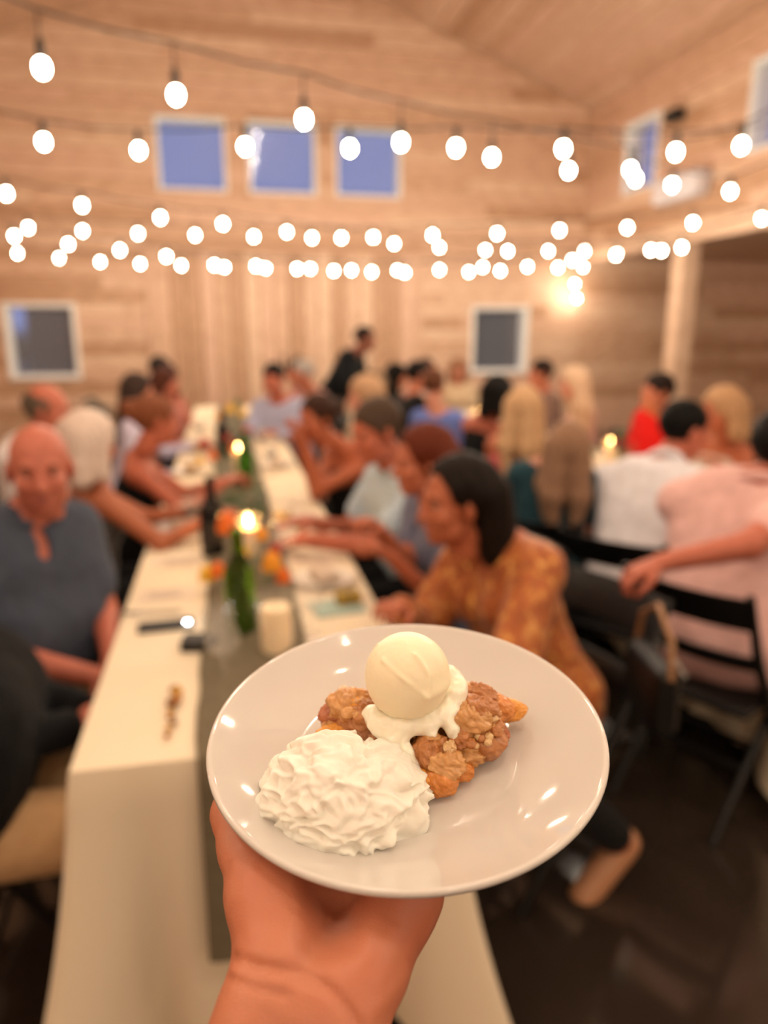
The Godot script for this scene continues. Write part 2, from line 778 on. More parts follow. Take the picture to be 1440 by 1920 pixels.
func build_room() -> void:
	var floor_mat := mat(Color(0.20, 0.165, 0.14), 0.09, 0.0, "floor")
	floor_mat.albedo_texture = blotch_tex
	floor_mat.uv1_triplanar = true
	floor_mat.uv1_scale = Vector3(0.5, 0.5, 0.5)
	floor_mat.metallic_specular = 0.5
	var mb := MB.new()
	mb.box(Vector3(LEFT_X - 0.3, -0.2, WALL_Z - 0.3), Vector3(AISLE_X + 0.3, 0.0, BACK_Z + 0.3))
	structure("floor", mb.mesh(), floor_mat)

	var white := mat(Color(0.93, 0.93, 0.92), 0.5)
	# far gable wall
	var ups := [[-0.725, 0.155, 3.40, 4.28], [0.47, 1.37, 3.40, 4.28], [1.66, 2.56, 3.40, 4.28]]
	var lows := [[-2.80, -1.96, 0.96, 1.89], [3.71, 4.55, 0.96, 1.89]]
	var door := [-0.875, 2.775, 0.0, 2.64]
	var wb := Node3D.new()
	wb.name = "wall_back"
	wb.set_meta("kind", "structure")
	add_child(wb)
	mb = MB.new()
	var holes := ups + lows
	wall_boxes(mb, 2, WALL_Z - 0.2, WALL_Z, LEFT_X - 0.2, WALL_X + 0.2, 0.0, EAVE_Y, holes)
	wall_boxes(mb, 2, WALL_Z - 0.2, WALL_Z, WALL_X + 0.2, AISLE_X + 0.2, 0.0, 2.84, [])
	var rise := (WALL_X - RIDGE_X) * PITCH
	for z in [WALL_Z - 0.2, WALL_Z]:
		var q := [Vector3(LEFT_X - 0.2, EAVE_Y, z), Vector3(WALL_X + 0.2, EAVE_Y, z), Vector3(RIDGE_X, EAVE_Y + rise + 0.1, z)]
		if z < WALL_Z:
			q.reverse()
		mb.poly(q, Vector3(0, 0, -1 if z < WALL_Z else 1))
	part("backing", mb.mesh(), wood(0, 1), wb)
	var gable := func(y: float) -> Array:
		if y <= EAVE_Y:
			return [LEFT_X, AISLE_X]
		var half := (WALL_X - RIDGE_X) - (y - EAVE_Y) / PITCH
		return [RIDGE_X - half, RIDGE_X + half]
	boards(wb, 2, WALL_Z, Vector3.BACK, LEFT_X, WALL_X, 0.0, EAVE_Y + rise, 0.176, holes + [door], gable)
	boards(wb, 2, WALL_Z, Vector3.BACK, WALL_X + 0.02, AISLE_X, 0.0, 2.64, 0.176, [], null, false)
	for i in 3:
		window(i + 1, 2, WALL_Z + 0.02, 1.0, ups[i], 0.2, 0.03, white)
	window(4, 2, WALL_Z + 0.02, 1.0, lows[0], 0.2, 0.05, white)
	window(5, 2, WALL_Z + 0.02, 1.0, lows[1], 0.2, 0.05, white)
	# the pair of sliding barn doors: vertical planks on ledges, with a track above
	for side in 2:
		var d := Node3D.new()
		d.name = "door_%d" % (side + 1)
		d.set_meta("kind", "structure")
		add_child(d)
		var x0: float = door[0] if side == 0 else (door[0] + door[1]) * 0.5 + 0.005
		var x1: float = (door[0] + door[1]) * 0.5 - 0.005 if side == 0 else door[1]
		var n := 9
		var w := (x1 - x0) / n
		for i in n:
			plank(d, Vector3(x0 + (i + 0.5) * w, 0.02, WALL_Z + 0.03), Vector3.UP, Vector3.BACK, 2.60, w, 0.03 + rng.randf() * 0.006, wood(1, rng.randi() % 6), "door_plank")
		mb = MB.new()
		mb.box(Vector3(x0, 0.02, WALL_Z + 0.002), Vector3(x1, 2.62, WALL_Z + 0.03))
		part("door_ledge", mb.mesh(), wood(0, 3), d)
		mb = MB.new()
		var hx: float = x1 - 0.1 if side == 0 else x0 + 0.1
		mb.tube([Vector3(hx, 0.95, WALL_Z + 0.07), Vector3(hx, 0.97, WALL_Z + 0.11), Vector3(hx, 1.22, WALL_Z + 0.11), Vector3(hx, 1.24, WALL_Z + 0.07)], [0.012], 8)
		part("door_handle", mb.mesh(), mat(Color(0.06, 0.055, 0.05), 0.5, 0.6), d)
	for k in 2:
		mb = MB.new()
		var tx: float = door[0] - 0.06 if k == 0 else door[1] + 0.06
		mb.rbox(Transform3D(Basis(), Vector3(tx, 1.33, WALL_Z + 0.035)), Vector3(0.12, 2.66, 0.05), 0.006)
		structure("trim_%d" % (k + 1), mb.mesh(), wood(1, 4))
	mb = MB.new()
	mb.rbox(Transform3D(Basis(), Vector3((door[0] + door[1]) * 0.5, 2.73, WALL_Z + 0.04)), Vector3(3.9, 0.14, 0.06), 0.006)
	structure("trim_3", mb.mesh(), wood(0, 3))

	# right-hand wall above the side aisle
	var wr := Node3D.new()
	wr.name = "wall_right"
	wr.set_meta("kind", "structure")
	add_child(wr)
	var highs := [[-9.86, -9.10, 3.36, 4.20], [-7.38, -6.60, 3.36, 4.20]]
	mb = MB.new()
	wall_boxes(mb, 0, WALL_X, WALL_X + 0.2, WALL_Z, BACK_Z, HEAD_Y, EAVE_Y + 0.1, highs)
	part("backing", mb.mesh(), wood(2, 1), wr)
	boards(wr, 0, WALL_X, Vector3.LEFT, WALL_Z + 0.025, -4.6, HEAD_Y + 0.2, EAVE_Y - 0.0, 0.176, highs, null)
	mb = MB.new()
	mb.rbox(Transform3D(Basis(), Vector3(WALL_X + 0.09, HEAD_Y + 0.08, (WALL_Z + BACK_Z) * 0.5)), Vector3(0.26, 0.24, BACK_Z - WALL_Z - 0.06), 0.01)
	part("header_beam", mb.mesh(), wood(2, 2), wr)
	for i in 2:
		window(6 + i, 0, WALL_X - 0.02, -1.0, highs[i], 0.2, 0.03, white)
	for i in 5:
		var pz: float = [-8.47, -6.0, -3.4, -0.8, 1.8][i]
		mb = MB.new()
		mb.rbox(Transform3D(Basis(), Vector3(WALL_X + 0.09, HEAD_Y * 0.5 - 0.02, pz)), Vector3(0.22, HEAD_Y - 0.04, 0.24), 0.012)
		var post := part("post", mb.mesh(), wood(1, 2 + i), wr)
		mb = MB.new()
		mb.rbox(Transform3D(Basis(), Vector3(WALL_X + 0.09, 0.09, pz)), Vector3(0.26, 0.18, 0.28), 0.01)
		part("post_base", mb.mesh(), wood(1, 3), post)
	# the side aisle beyond: outer wall and low roof
	mb = MB.new()
	mb.box(Vector3(AISLE_X, 0.0, WALL_Z), Vector3(AISLE_X + 0.2, 2.9, BACK_Z))
	structure("wall_aisle", mb.mesh(), wood(2, 0))
	mb = MB.new()
	mb.box(Vector3(WALL_X + 0.2, 2.64, WALL_Z - 0.2), Vector3(AISLE_X + 0.2, 2.84, BACK_Z + 0.2))
	structure("ceiling_aisle", mb.mesh(), wood(2, 0))
	# left and near walls (outside the picture)
	mb = MB.new()
	mb.box(Vector3(LEFT_X - 0.2, 0.0, WALL_Z), Vector3(LEFT_X, EAVE_Y + 0.1, BACK_Z))
	structure("wall_left", mb.mesh(), wood(2, 0))
	mb = MB.new()
	mb.box(Vector3(LEFT_X - 0.2, 0.0, BACK_Z), Vector3(AISLE_X + 0.2, EAVE_Y + rise + 0.2, BACK_Z + 0.2))
	structure("wall_front", mb.mesh(), wood(0, 2))

	# the two ceiling slopes
	for side in 2:
		var sg := 1.0 if side == 0 else -1.0
		var c := Node3D.new()
		c.name = "ceiling" if side == 0 else "ceiling_left"
		c.set_meta("kind", "structure")
		add_child(c)
		var run := (WALL_X - RIDGE_X) + 0.2
		var down := Vector3(sg, -PITCH, 0).normalized()
		var up := Vector3(PITCH * sg, 1, 0).normalized()
		var ridge := Vector3(RIDGE_X, EAVE_Y + (WALL_X - RIDGE_X) * PITCH, 0)
		var slope := run * sqrt(1.0 + PITCH * PITCH)
		mb = MB.new()
		mb.rbox(Transform3D(Basis(down * sg, up, Vector3.BACK), ridge + down * slope * 0.5 + up * 0.1 + Vector3(0, 0, (WALL_Z + BACK_Z) * 0.5)), Vector3(slope, 0.2, BACK_Z - WALL_Z + 0.4), 0.0)
		part("backing", mb.mesh(), wood(2, 1), c)
		if side == 0:
			var rows := 24
			for r in rows:
				var s := slope - 0.24 - (r + 0.5) * 0.18
				if s < 0.1:
					break
				var z := WALL_Z + 0.03
				var first := true
				while z < -4.2:
					var len := 3.2 if not first else 1.2 + fposmod(r * 0.83, 2.0)
					first = false
					plank(c, ridge + down * s + Vector3(0, 0, z), Vector3.BACK, -up, len, 0.18, 0.018 + rng.randf() * 0.006, wood(2, rng.randi() % 6))
					z += len

	# a grey board-clad shed outside, dark against the dusk through the low windows
	var shed := thing("shed", "dark grey board-clad shed standing outside beyond the low windows", "shed", Vector3(0, 0, -14.2))
	var grey := mat(Color(0.36, 0.37, 0.40), 0.8)
	mb = MB.new()
	mb.box(Vector3(-3.3, 0, -3.0), Vector3(8.5, 2.9, 0))
	part("wall", mb.mesh(), grey, shed)
	for k in 2:
		for i in 12:
			var bx := (-3.28 + i * 0.16) if k == 0 else (3.9 + i * 0.2)
			mb = MB.new()
			mb.rbox(Transform3D(Basis(), Vector3(bx, 1.45, 0.012)), Vector3(0.05, 2.9, 0.03), 0.004)
			part("batten", mb.mesh(), grey, shed)
	mb = MB.new()
	mb.rbox(Transform3D(Basis(), Vector3(2.6, 2.98, -1.5)), Vector3(12.3, 0.16, 3.6), 0.02)
	part("roof", mb.mesh(), mat(Color(0.2, 0.2, 0.22), 0.7), shed)
	mb = MB.new()
	mb.box(Vector3(-25, -0.25, -45), Vector3(30, -0.05, WALL_Z - 0.3))
	structure("ground_outside", mb.mesh(), mat(Color(0.2, 0.22, 0.16), 0.9))

	# fittings on the right-hand wall
	var ac := thing("air_conditioner", "white wall air conditioner hung above the side aisle opening beside the small high window", "air conditioner", Vector3(WALL_X - 0.02, 3.04, -8.38), 0.0)
	mb = MB.new()
	mb.rbox(Transform3D(Basis(), Vector3(-0.11, 0.15, 0)), Vector3(0.22, 0.29, 0.92), 0.05)
	part("housing", mb.mesh(), mat(Color(0.80, 0.78, 0.80), 0.35), ac)
	mb = MB.new()
	mb.rbox(Transform3D(Basis(Vector3(0, 0, 1), 0.5), Vector3(-0.17, 0.03, 0)), Vector3(0.10, 0.012, 0.8), 0.004)
	part("louver", mb.mesh(), mat(Color(0.85, 0.85, 0.86), 0.4), ac)
	var sp := thing("wall_speaker", "small dark speaker fixed high on the right wall beside the window", "speaker", Vector3(WALL_X - 0.02, 3.97, -8.66))
	mb = MB.new()
	mb.rbox(Transform3D(Basis(), Vector3(-0.09, 0.06, 0)), Vector3(0.15, 0.13, 0.24), 0.02)
	part("cabinet", mb.mesh(), mat(Color(0.05, 0.05, 0.05), 0.6), sp)
	mb = MB.new()
	mb.rbox(Transform3D(Basis(), Vector3(-0.168, 0.06, 0)), Vector3(0.012, 0.10, 0.2), 0.004)
	part("grille", mb.mesh(), mat(Color(0.12, 0.12, 0.12), 0.8), sp)


# ------------------------------------------------------------------ strings of round bulbs
var bulb_globe: ArrayMesh
var bulb_socket: ArrayMesh
var bulb_glow: StandardMaterial3D
var cord_mat: StandardMaterial3D


func bulb(at: Vector3, drop: float, label: String, group: String, strength := 1.0) -> void:
	var o := thing("light_bulb", label, "light bulb", at, 0.0, group)
	var g := part("globe", bulb_globe, bulb_glow, o)
	part("socket", bulb_socket, cord_mat, o)
	if drop > 0.10:
		var mb := MB.new()
		mb.tube([Vector3(0, 0.09, 0), Vector3(0, drop, 0)], [0.0035], 6)
		part("drop_wire", mb.mesh(), cord_mat, o)
	var l := OmniLight3D.new()
	l.name = "bulb_light"
	l.light_color = Color(1.0, 0.93, 0.83)
	l.light_energy = BULB_E * strength
	l.light_size = 0.023
	l.omni_range = 30.0
	l.omni_attenuation = 2.0
	l.shadow_enabled = true
	o.add_child(l)


const BULB_E := 0.115


func build_strings() -> void:
	cord_mat = mat(Color(0.035, 0.03, 0.03), 0.6, 0.0, "cord")
	bulb_glow = glow(Color(1.0, 0.94, 0.84), 60.0)
	var prof := []
	for i in 15:
		var t := PI * i / 14.0
		prof.append(Vector2(maxf(0.0005, 0.024 * sin(t)), -0.031 * cos(t)))
	var mb := MB.new()
	mb.lathe(prof, 20)
	bulb_globe = mb.mesh()
	mb = MB.new()
	mb.lathe([Vector2(0.001, 0.025), Vector2(0.014, 0.026), Vector2(0.0145, 0.05), Vector2(0.0155, 0.055), Vector2(0.015, 0.080), Vector2(0.010, 0.097), Vector2(0.001, 0.099)], 14)
	bulb_socket = mb.mesh()
	var strings := [
		["on the nearest string", 0.19, "bulbs on the nearest string", [Vector3(-0.595, 2.50, -3.197), Vector3(-0.136, 2.50, -3.427), Vector3(0.411, 2.50, -3.679), Vector3(0.938, 2.50, -3.997), Vector3(1.506, 2.50, -4.218), Vector3(2.078, 2.50, -4.456), Vector3(2.66, 2.52, -4.70)]],
		["on the string before the high windows", 0.10, "bulbs on the string before the high windows", [Vector3(-0.839, 2.50, -4.364), Vector3(-0.387, 2.50, -4.455), Vector3(0.165, 2.50, -4.254), Vector3(0.704, 2.50, -4.175), Vector3(1.246, 2.50, -4.048), Vector3(1.806, 2.50, -3.952), Vector3(2.428, 2.50, -3.894), Vector3(2.678, 2.50, -3.696)]],
		["on the sloping string from the upper left edge", 0.10, "bulbs on the sloping string", [Vector3(-1.430, 2.50, -5.984), Vector3(-1.001, 2.50, -6.403), Vector3(-0.465, 2.50, -6.937), Vector3(0.054, 2.50, -7.224), Vector3(0.663, 2.50, -7.663), Vector3(1.253, 2.50, -8.018), Vector3(1.905, 2.50, -8.424), Vector3(2.500, 2.50, -8.684), Vector3(3.117, 2.50, -8.851)]],
		["on the upper string across the barn doors", 0.10, "bulbs on the upper door string", [Vector3(-1.846, 2.42, -7.839), Vector3(-1.381, 2.36, -7.838), Vector3(-0.936, 2.33, -7.974), Vector3(-0.518, 2.30, -8.209), Vector3(-0.047, 2.25, -8.516), Vector3(0.389, 2.24, -8.435), Vector3(0.854, 2.24, -8.697), Vector3(1.301, 2.24, -8.915), Vector3(1.761, 2.24, -8.981), Vector3(2.162, 2.24, -8.981)]],
		["on the farthest string by the barn doors", 0.10, "bulbs on the farthest string", [Vector3(-2.229, 2.42, -9.521), Vector3(-1.798, 2.38, -9.563), Vector3(-1.357, 2.35, -9.600), Vector3(-0.893, 2.32, -9.424), Vector3(-0.426, 2.30, -9.296), Vector3(0.063, 2.29, -9.291), Vector3(0.543, 2.29, -9.346), Vector3(1.074, 2.29, -9.313), Vector3(1.598, 2.29, -9.451), Vector3(2.152, 2.29, -9.333), Vector3(2.638, 2.29, -9.146), Vector3(3.097, 2.29, -9.396), Vector3(3.426, 2.29, -9.149)]],
		["on the long string rising to the right edge", 0.10, "bulbs on the long middle string", [Vector3(-1.721, 2.50, -7.856), Vector3(-1.266, 2.50, -7.992), Vector3(-0.766, 2.50, -8.092), Vector3(-0.218, 2.50, -8.105), Vector3(0.364, 2.50, -8.115), Vector3(0.956, 2.50, -8.081), Vector3(1.568, 2.50, -7.905), Vector3(2.116, 2.50, -7.609), Vector3(2.706, 2.50, -7.354), Vector3(3.206, 2.50, -7.002), Vector3(3.741, 2.50, -6.694), Vector3(4.148, 2.50, -6.284), Vector3(4.568, 2.50, -5.930)]],
		["on the short string ending above the post", 0.10, "bulbs on the short string by the post", [Vector3(3.349, 2.48, -8.719), Vector3(3.692, 2.45, -8.336), Vector3(3.958, 2.42, -7.968), Vector3(4.318, 2.40, -7.917), Vector3(4.394, 2.38, -7.352), Vector3(4.502, 2.37, -6.970)]],
		["on the low string into the far corner", 0.10, "bulbs on the low corner string", [Vector3(3.234, 2.34, -9.263), Vector3(3.703, 2.33, -8.954), Vector3(4.082, 2.32, -8.905), Vector3(3.807, 2.32, -7.944), Vector3(3.978, 2.32, -7.303), Vector3(4.253, 2.33, -6.921)]],
		["on the string below the air conditioner", 0.10, "bulbs on the string below the air conditioner", [Vector3(2.425, 2.50, -4.352), Vector3(2.946, 2.50, -4.734), Vector3(3.471, 2.50, -4.858)]],
		["on the string hanging in the far corner", 0.0, "bulbs hanging in the corner", [Vector3(5.101, 2.45, -10.288), Vector3(5.15, 2.24, -10.62), Vector3(5.26, 2.04, -10.75)]],
	]
	for s in strings.size():
		var pts: Array = strings[s][3]
		var drop: float = strings[s][1]
		for i in pts.size():
			var word: String = "%s glowing bulb %s %s" % [ORD[i], "from the left" if s != 9 else "from the top", strings[s][0]]
			bulb(pts[i], drop, word, strings[s][2], 0.8 if s == 3 or s == 4 else 1.0)
		# the cord: through the tops of the bulbs, a little slack between them, on to the walls at both ends
		var path := []
		var up := Vector3(0, maxf(drop, 0.095), 0)
		var first: Vector3 = pts[0]
		var last: Vector3 = pts[pts.size() - 1]
		if s == 9:
			path.append(Vector3(4.98, 2.75, -10.93))
		if s == 6 or s == 7 or s == 8:
			path.append([Vector3(3.117, 2.62, -8.85), Vector3(2.9, 2.70, -10.94), Vector3(2.06, 2.61, -3.92)][s - 6])
		elif s != 9:
			var lead: Vector3 = (first - pts[2]).normalized()
			var reach := (first.x - LEFT_X - 0.04) / maxf(-lead.x, 0.2)
			path.append(first + Vector3(lead.x, 0, lead.z) * reach + Vector3(0, 0.5, 0) + up)
		for i in pts.size():
			path.append(pts[i] + up)
			if i < pts.size() - 1:
				path.append((pts[i] + pts[i + 1]) * 0.5 + up - Vector3(0, 0.012, 0))
		if s == 0 or s == 8 or s == 5:
			path.append(Vector3(WALL_X - 0.035, 3.3, last.z - 0.4))
		elif s == 1:
			path.append(Vector3(WALL_X - 0.035, 4.0, -4.2))
		elif s != 9:
			path.append(Vector3(WALL_X - 0.06, 2.75, last.z + 0.1) if last.x > 3.0 else last + Vector3(2.0, 0.25, 0.0) + up)
		mb = MB.new()
		mb.tube(path, [0.005], 6)
		var cord := thing("string_lights", "thin dark cable that carries the bulbs " + strings[s][0], "string lights")
		part("cable", mb.mesh(), cord_mat, cord)
	# unseen strings added above and behind the camera to brighten the near end
	for r in 5:
		var z: float = [-2.05, -1.2, -0.1, 1.5, 3.4][r]
		var path := [Vector3(LEFT_X, 3.0, z)]
		for i in 13:
			var p := Vector3(-3.1 + i * 0.66, 2.62 - 0.012 * i * (12 - i) + 0.3, z + 0.05 * sin(i * 2.0))
			bulb(p, 0.10, "%s added bulb from the left on the %s unseen string above the camera" % [ORD[i], ORD[r]], "added bulbs above the camera", 0.62 if r < 2 else 0.9)
			path.append(p + Vector3(0, 0.1, 0))
		path.append(Vector3(WALL_X, 3.1, z))
		mb = MB.new()
		mb.tube(path, [0.005], 6)
		var cord := thing("string_lights", "thin dark cable of the %s added bulb string unseen above the camera" % ORD[r], "string lights")
		part("cable", mb.mesh(), cord_mat, cord)
	# an extra string out of view along the ridge, added to lift the upper walls
	var rpath := [Vector3(RIDGE_X, 6.1, -9.2)]
	for i in 9:
		var p := Vector3(RIDGE_X, 5.55, -7.6 + i * 1.25)
		bulb(p, 0.16, "%s added bulb from the far end on the unseen string along the ridge" % ORD[i], "added bulbs along the ridge", 5.0)
		rpath.append(p + Vector3(0, 0.16, 0))
	rpath.append(Vector3(RIDGE_X, 6.1, 3.6))
	mb = MB.new()
	mb.tube(rpath, [0.005], 6)
	var rcord := thing("string_lights", "thin dark cable of the added unseen bulb string along the ridge", "string lights")
	part("cable", mb.mesh(), cord_mat, rcord)
	# fill string added in the side aisle, unseen beyond the right edge
	var apath := [Vector3(WALL_X + 0.3, 2.6, 1.8)]
	for i in 6:
		var p := Vector3(7.9 + 0.05 * (i % 2), 2.28, 0.8 - i * 1.5)
		bulb(p, 0.10, "%s added bulb from the near end on the unseen string in the side aisle" % ORD[i], "added bulbs in the side aisle", 2.4)
		apath.append(p + Vector3(0, 0.1, 0))
	apath.append(Vector3(8.3, 2.62, -8.2))
	mb = MB.new()
	mb.tube(apath, [0.005], 6)
	var acord := thing("string_lights", "thin dark cable of the added unseen bulb string in the side aisle", "string lights")
	part("cable", mb.mesh(), cord_mat, acord)


# ------------------------------------------------------------------ tables and their cloths
func make_cloth(x0: float, x1: float, z0: float, z1: float, y: float, hem: float, seed_: int, flare_far: bool) -> ArrayMesh:
	# a cloth laid over a rectangular top: flat above, its skirt hanging in folds that swing out at the corners
	var mb := MB.new()
	var n := FastNoiseLite.new()
	n.seed = seed_
	n.frequency = 1.0
	var pts := []       # [x, z, outward, arc]
	var w := x1 - x0
	var d := z1 - z0
	var per := 2.0 * (w + d)
	var steps := int(per / 0.022)
	var cr := 0.015
	for i in steps:
		var s := per * i / steps
		var p := Vector2()
		var o := Vector2()
		var cd := 9.0
		if s < w:
			p = Vector2(x0 + s, z1); o = Vector2(0, 1); cd = minf(s, w - s)
		elif s < w + d:
			p = Vector2(x1, z1 - (s - w)); o = Vector2(1, 0); cd = minf(s - w, w + d - s)
		elif s < 2 * w + d:
			p = Vector2(x1 - (s - w - d), z0); o = Vector2(0, -1); cd = minf(s - w - d, 2 * w + d - s)
		else:
			p = Vector2(x0, z0 + (s - 2 * w - d)); o = Vector2(-1, 0); cd = minf(s - 2 * w - d, per - s)
		var mid := Vector2((x0 + x1) * 0.5, (z0 + z1) * 0.5)
		var corner := exp(-cd * cd / 0.0045)
		var diag := Vector2(signf(p.x - mid.x), signf(p.y - mid.y)).normalized()
		var out := o.lerp(diag, clampf(corner, 0.0, 1.0)).normalized()
		pts.append([p, out, s, corner, cd])
	var rows := 22
	for j in rows + 1:
		var t := float(j) / rows
		for q in pts:
			var p: Vector2 = q[0]
			var s: float = q[2]
			var wave: float = 0.5 + 0.5 * sin(s * 9.0 + 2.0 * n.get_noise_1d(s * 1.5) * 3.0 + t * 0.5)
			var valley: float = exp(-pow((q[4] - 0.13) / 0.05, 2.0))
			var reach: float = 0.006 + t * (0.012 + 0.035 * wave * (1.0 - q[3]) * (0.6 if q[4] < 0.4 else 1.0) + 0.19 * q[3] - 0.085 * valley) * (0.35 + 0.65 * t)
			var pos: Vector2 = p + q[1] * reach
			var yy := y - (y - hem) * t
			if j == 0:
				pos = p - q[1] * 0.006
				yy = y
			elif j == 1:
				pos = p + q[1] * 0.002
				yy = y - 0.006
			mb.put(Vector3(pos.x, yy, pos.y))
	for j in rows:
		for i in steps:
			var k := (i + 1) % steps
			mb.quad(j * steps + i, (j + 1) * steps + i, (j + 1) * steps + k, j * steps + k)
	mb.smooth()
	mb.poly([Vector3(x0, y + 0.0005, z1), Vector3(x1, y + 0.0005, z1), Vector3(x1, y + 0.0005, z0), Vector3(x0, y + 0.0005, z0)], Vector3.UP)
	return mb.mesh()


func banquet_table(x0: float, x1: float, z0: float, z1: float, label: String) -> void:
	var o := thing("banquet_table", label, "table", Vector3((x0 + x1) * 0.5, 0, (z0 + z1) * 0.5))
	var w := x1 - x0
	var d := z1 - z0
	var mb := MB.new()
	mb.rbox(Transform3D(Basis(), Vector3(0, 0.732, 0)), Vector3(w - 0.02, 0.036, d - 0.02), 0.008)
	part("table_top", mb.mesh(), mat(Color(0.62, 0.5, 0.38), 0.5), o)
	for sx in [-1.0, 1.0]:
		for sz in [-1.0, 1.0]:
			mb = MB.new()
			mb.tube([Vector3(sx * (w * 0.5 - 0.09), 0.0, sz * (d * 0.5 - 0.25)), Vector3(sx * (w * 0.5 - 0.09), 0.715, sz * (d * 0.5 - 0.22))], [0.014], 8)
			part("leg", mb.mesh(), mat(Color(0.18, 0.18, 0.18), 0.4, 0.8), o)


const MX0 := -0.325
const MX1 := 0.42
const MAIN_Z := [-1.335, -2.85, -4.70, -6.55, -8.40]
const SX0 := 1.80
const SX1 := 2.54
const SIDE_Z := [-1.90, -3.75, -5.60, -7.45]


func build_tables() -> void:
	var linen := cloth(Color(0.90, 0.84, 0.735), "linen")
	var words := ["nearest the camera", "second from the camera", "third from the camera", "farthest from the camera"]
	for i in 4:
		var z1: float = MAIN_Z[i]
		var z0: float = MAIN_Z[i + 1]
		banquet_table(MX0, MX1, z0 + 0.02, z1 - 0.004, "cloth-covered long banquet table of the middle row, the one " + words[i])
		var c := thing("tablecloth", "cream cloth hanging in folds over the middle table %s" % words[i], "tablecloth", Vector3.ZERO, 0.0, "cloths on the middle row of tables")
		part("cloth", make_cloth(MX0, MX1, z0 + 0.02, z1, 0.758, 0.02 if i == 0 else 0.1, 40 + i, true), linen, c)
	for i in 3:
		banquet_table(SX0, SX1, SIDE_Z[i + 1] + 0.02, SIDE_Z[i] - 0.004, "cloth-covered long banquet table of the right-hand row, the one " + ["nearest the camera", "in the middle of the row", "farthest from the camera"][i])
		var c := thing("tablecloth", "cream cloth over the right-hand table %s" % ["nearest the camera", "in the middle of its row", "farthest from the camera"][i], "tablecloth", Vector3.ZERO, 0.0, "cloths on the right-hand row of tables")
		part("cloth", make_cloth(SX0, SX1, SIDE_Z[i + 1] + 0.02, SIDE_Z[i], 0.758, 0.1, 60 + i, true), linen, c)
	# the grey-green gauze runner that hangs down over the near end
	var gauze := cloth(Color(0.44, 0.40, 0.32), "plain")
	var mb := MB.new()
	var n := FastNoiseLite.new()
	n.seed = 4
	n.frequency = 2.2
	var cols := 18
	var line := []
	var z := -8.3
	while z < MAIN_Z[0] - 0.01:
		line.append(Vector3(0, 0.764, z))
		z += 0.06
	line.append(Vector3(0, 0.764, MAIN_Z[0]))
	line.append(Vector3(0, 0.758, MAIN_Z[0] + 0.012))
	for i in range(1, 14):
		line.append(Vector3(0, 0.758 - i * 0.032, MAIN_Z[0] + 0.016 + i * 0.0035))
	for k in 2:          # the upper and the under side
		var from := mb.v.size()
		for i in line.size():
			for j in cols + 1:
				var t := float(j) / cols
				var p: Vector3 = line[i]
				var half := 0.135 + 0.02 * n.get_noise_2d(p.z * 0.6, 3.0 + signf(t - 0.5) * 9.0)
				var x := 0.045 + (t - 0.5) * 2.0 * half
				var hang := p.y < 0.757
				var fold := 0.004 + 0.007 * absf(n.get_noise_2d(x * 6.0, p.z * 0.5)) + 0.003 * sin(x * 70.0 + p.z)
				if k == 1:
					fold = 0.0015
				mb.put(p + Vector3(x, 0.0 if hang else fold, fold * 1.5 if hang else 0.0))
		for i in line.size() - 1:
			for j in cols:
				var a := from + i * (cols + 1) + j
				if k == 0:
					mb.quad(a, a + cols + 1, a + cols + 2, a + 1)
				else:
					mb.quad(a, a + 1, a + cols + 2, a + cols + 1)
		mb.smooth(from)
	var r := thing("table_runner", "long grey-green gauze runner down the middle tables, hanging over the near end", "table runner")
	part("gauze", mb.mesh(), gauze, r)


# ------------------------------------------------------------------ the plate in the hand, and what is on it
func plate_frame() -> Transform3D:
	var u := Vector3(0.9771, 0.0246, 0.2115)
	var n := Vector3(-0.0559, 0.9881, 0.1431).normalized()
	u = (u - n * u.dot(n)).normalized()
	return Transform3D(Basis(u, n, u.cross(n)), Vector3(0.086, 1.3627, -0.3479))


func ridge(d: Vector3, a: Vector3, b: Vector3, wide: float) -> float:
	# 1 on the arc from a to b of the unit sphere, falling off within «wide»
	var ab := b - a
	var t := clampf((d - a).dot(ab) / maxf(ab.length_squared(), 1e-6), 0.0, 1.0)
	var q := d.distance_to((a + ab * t).normalized()) / wide
	return exp(-q * q)


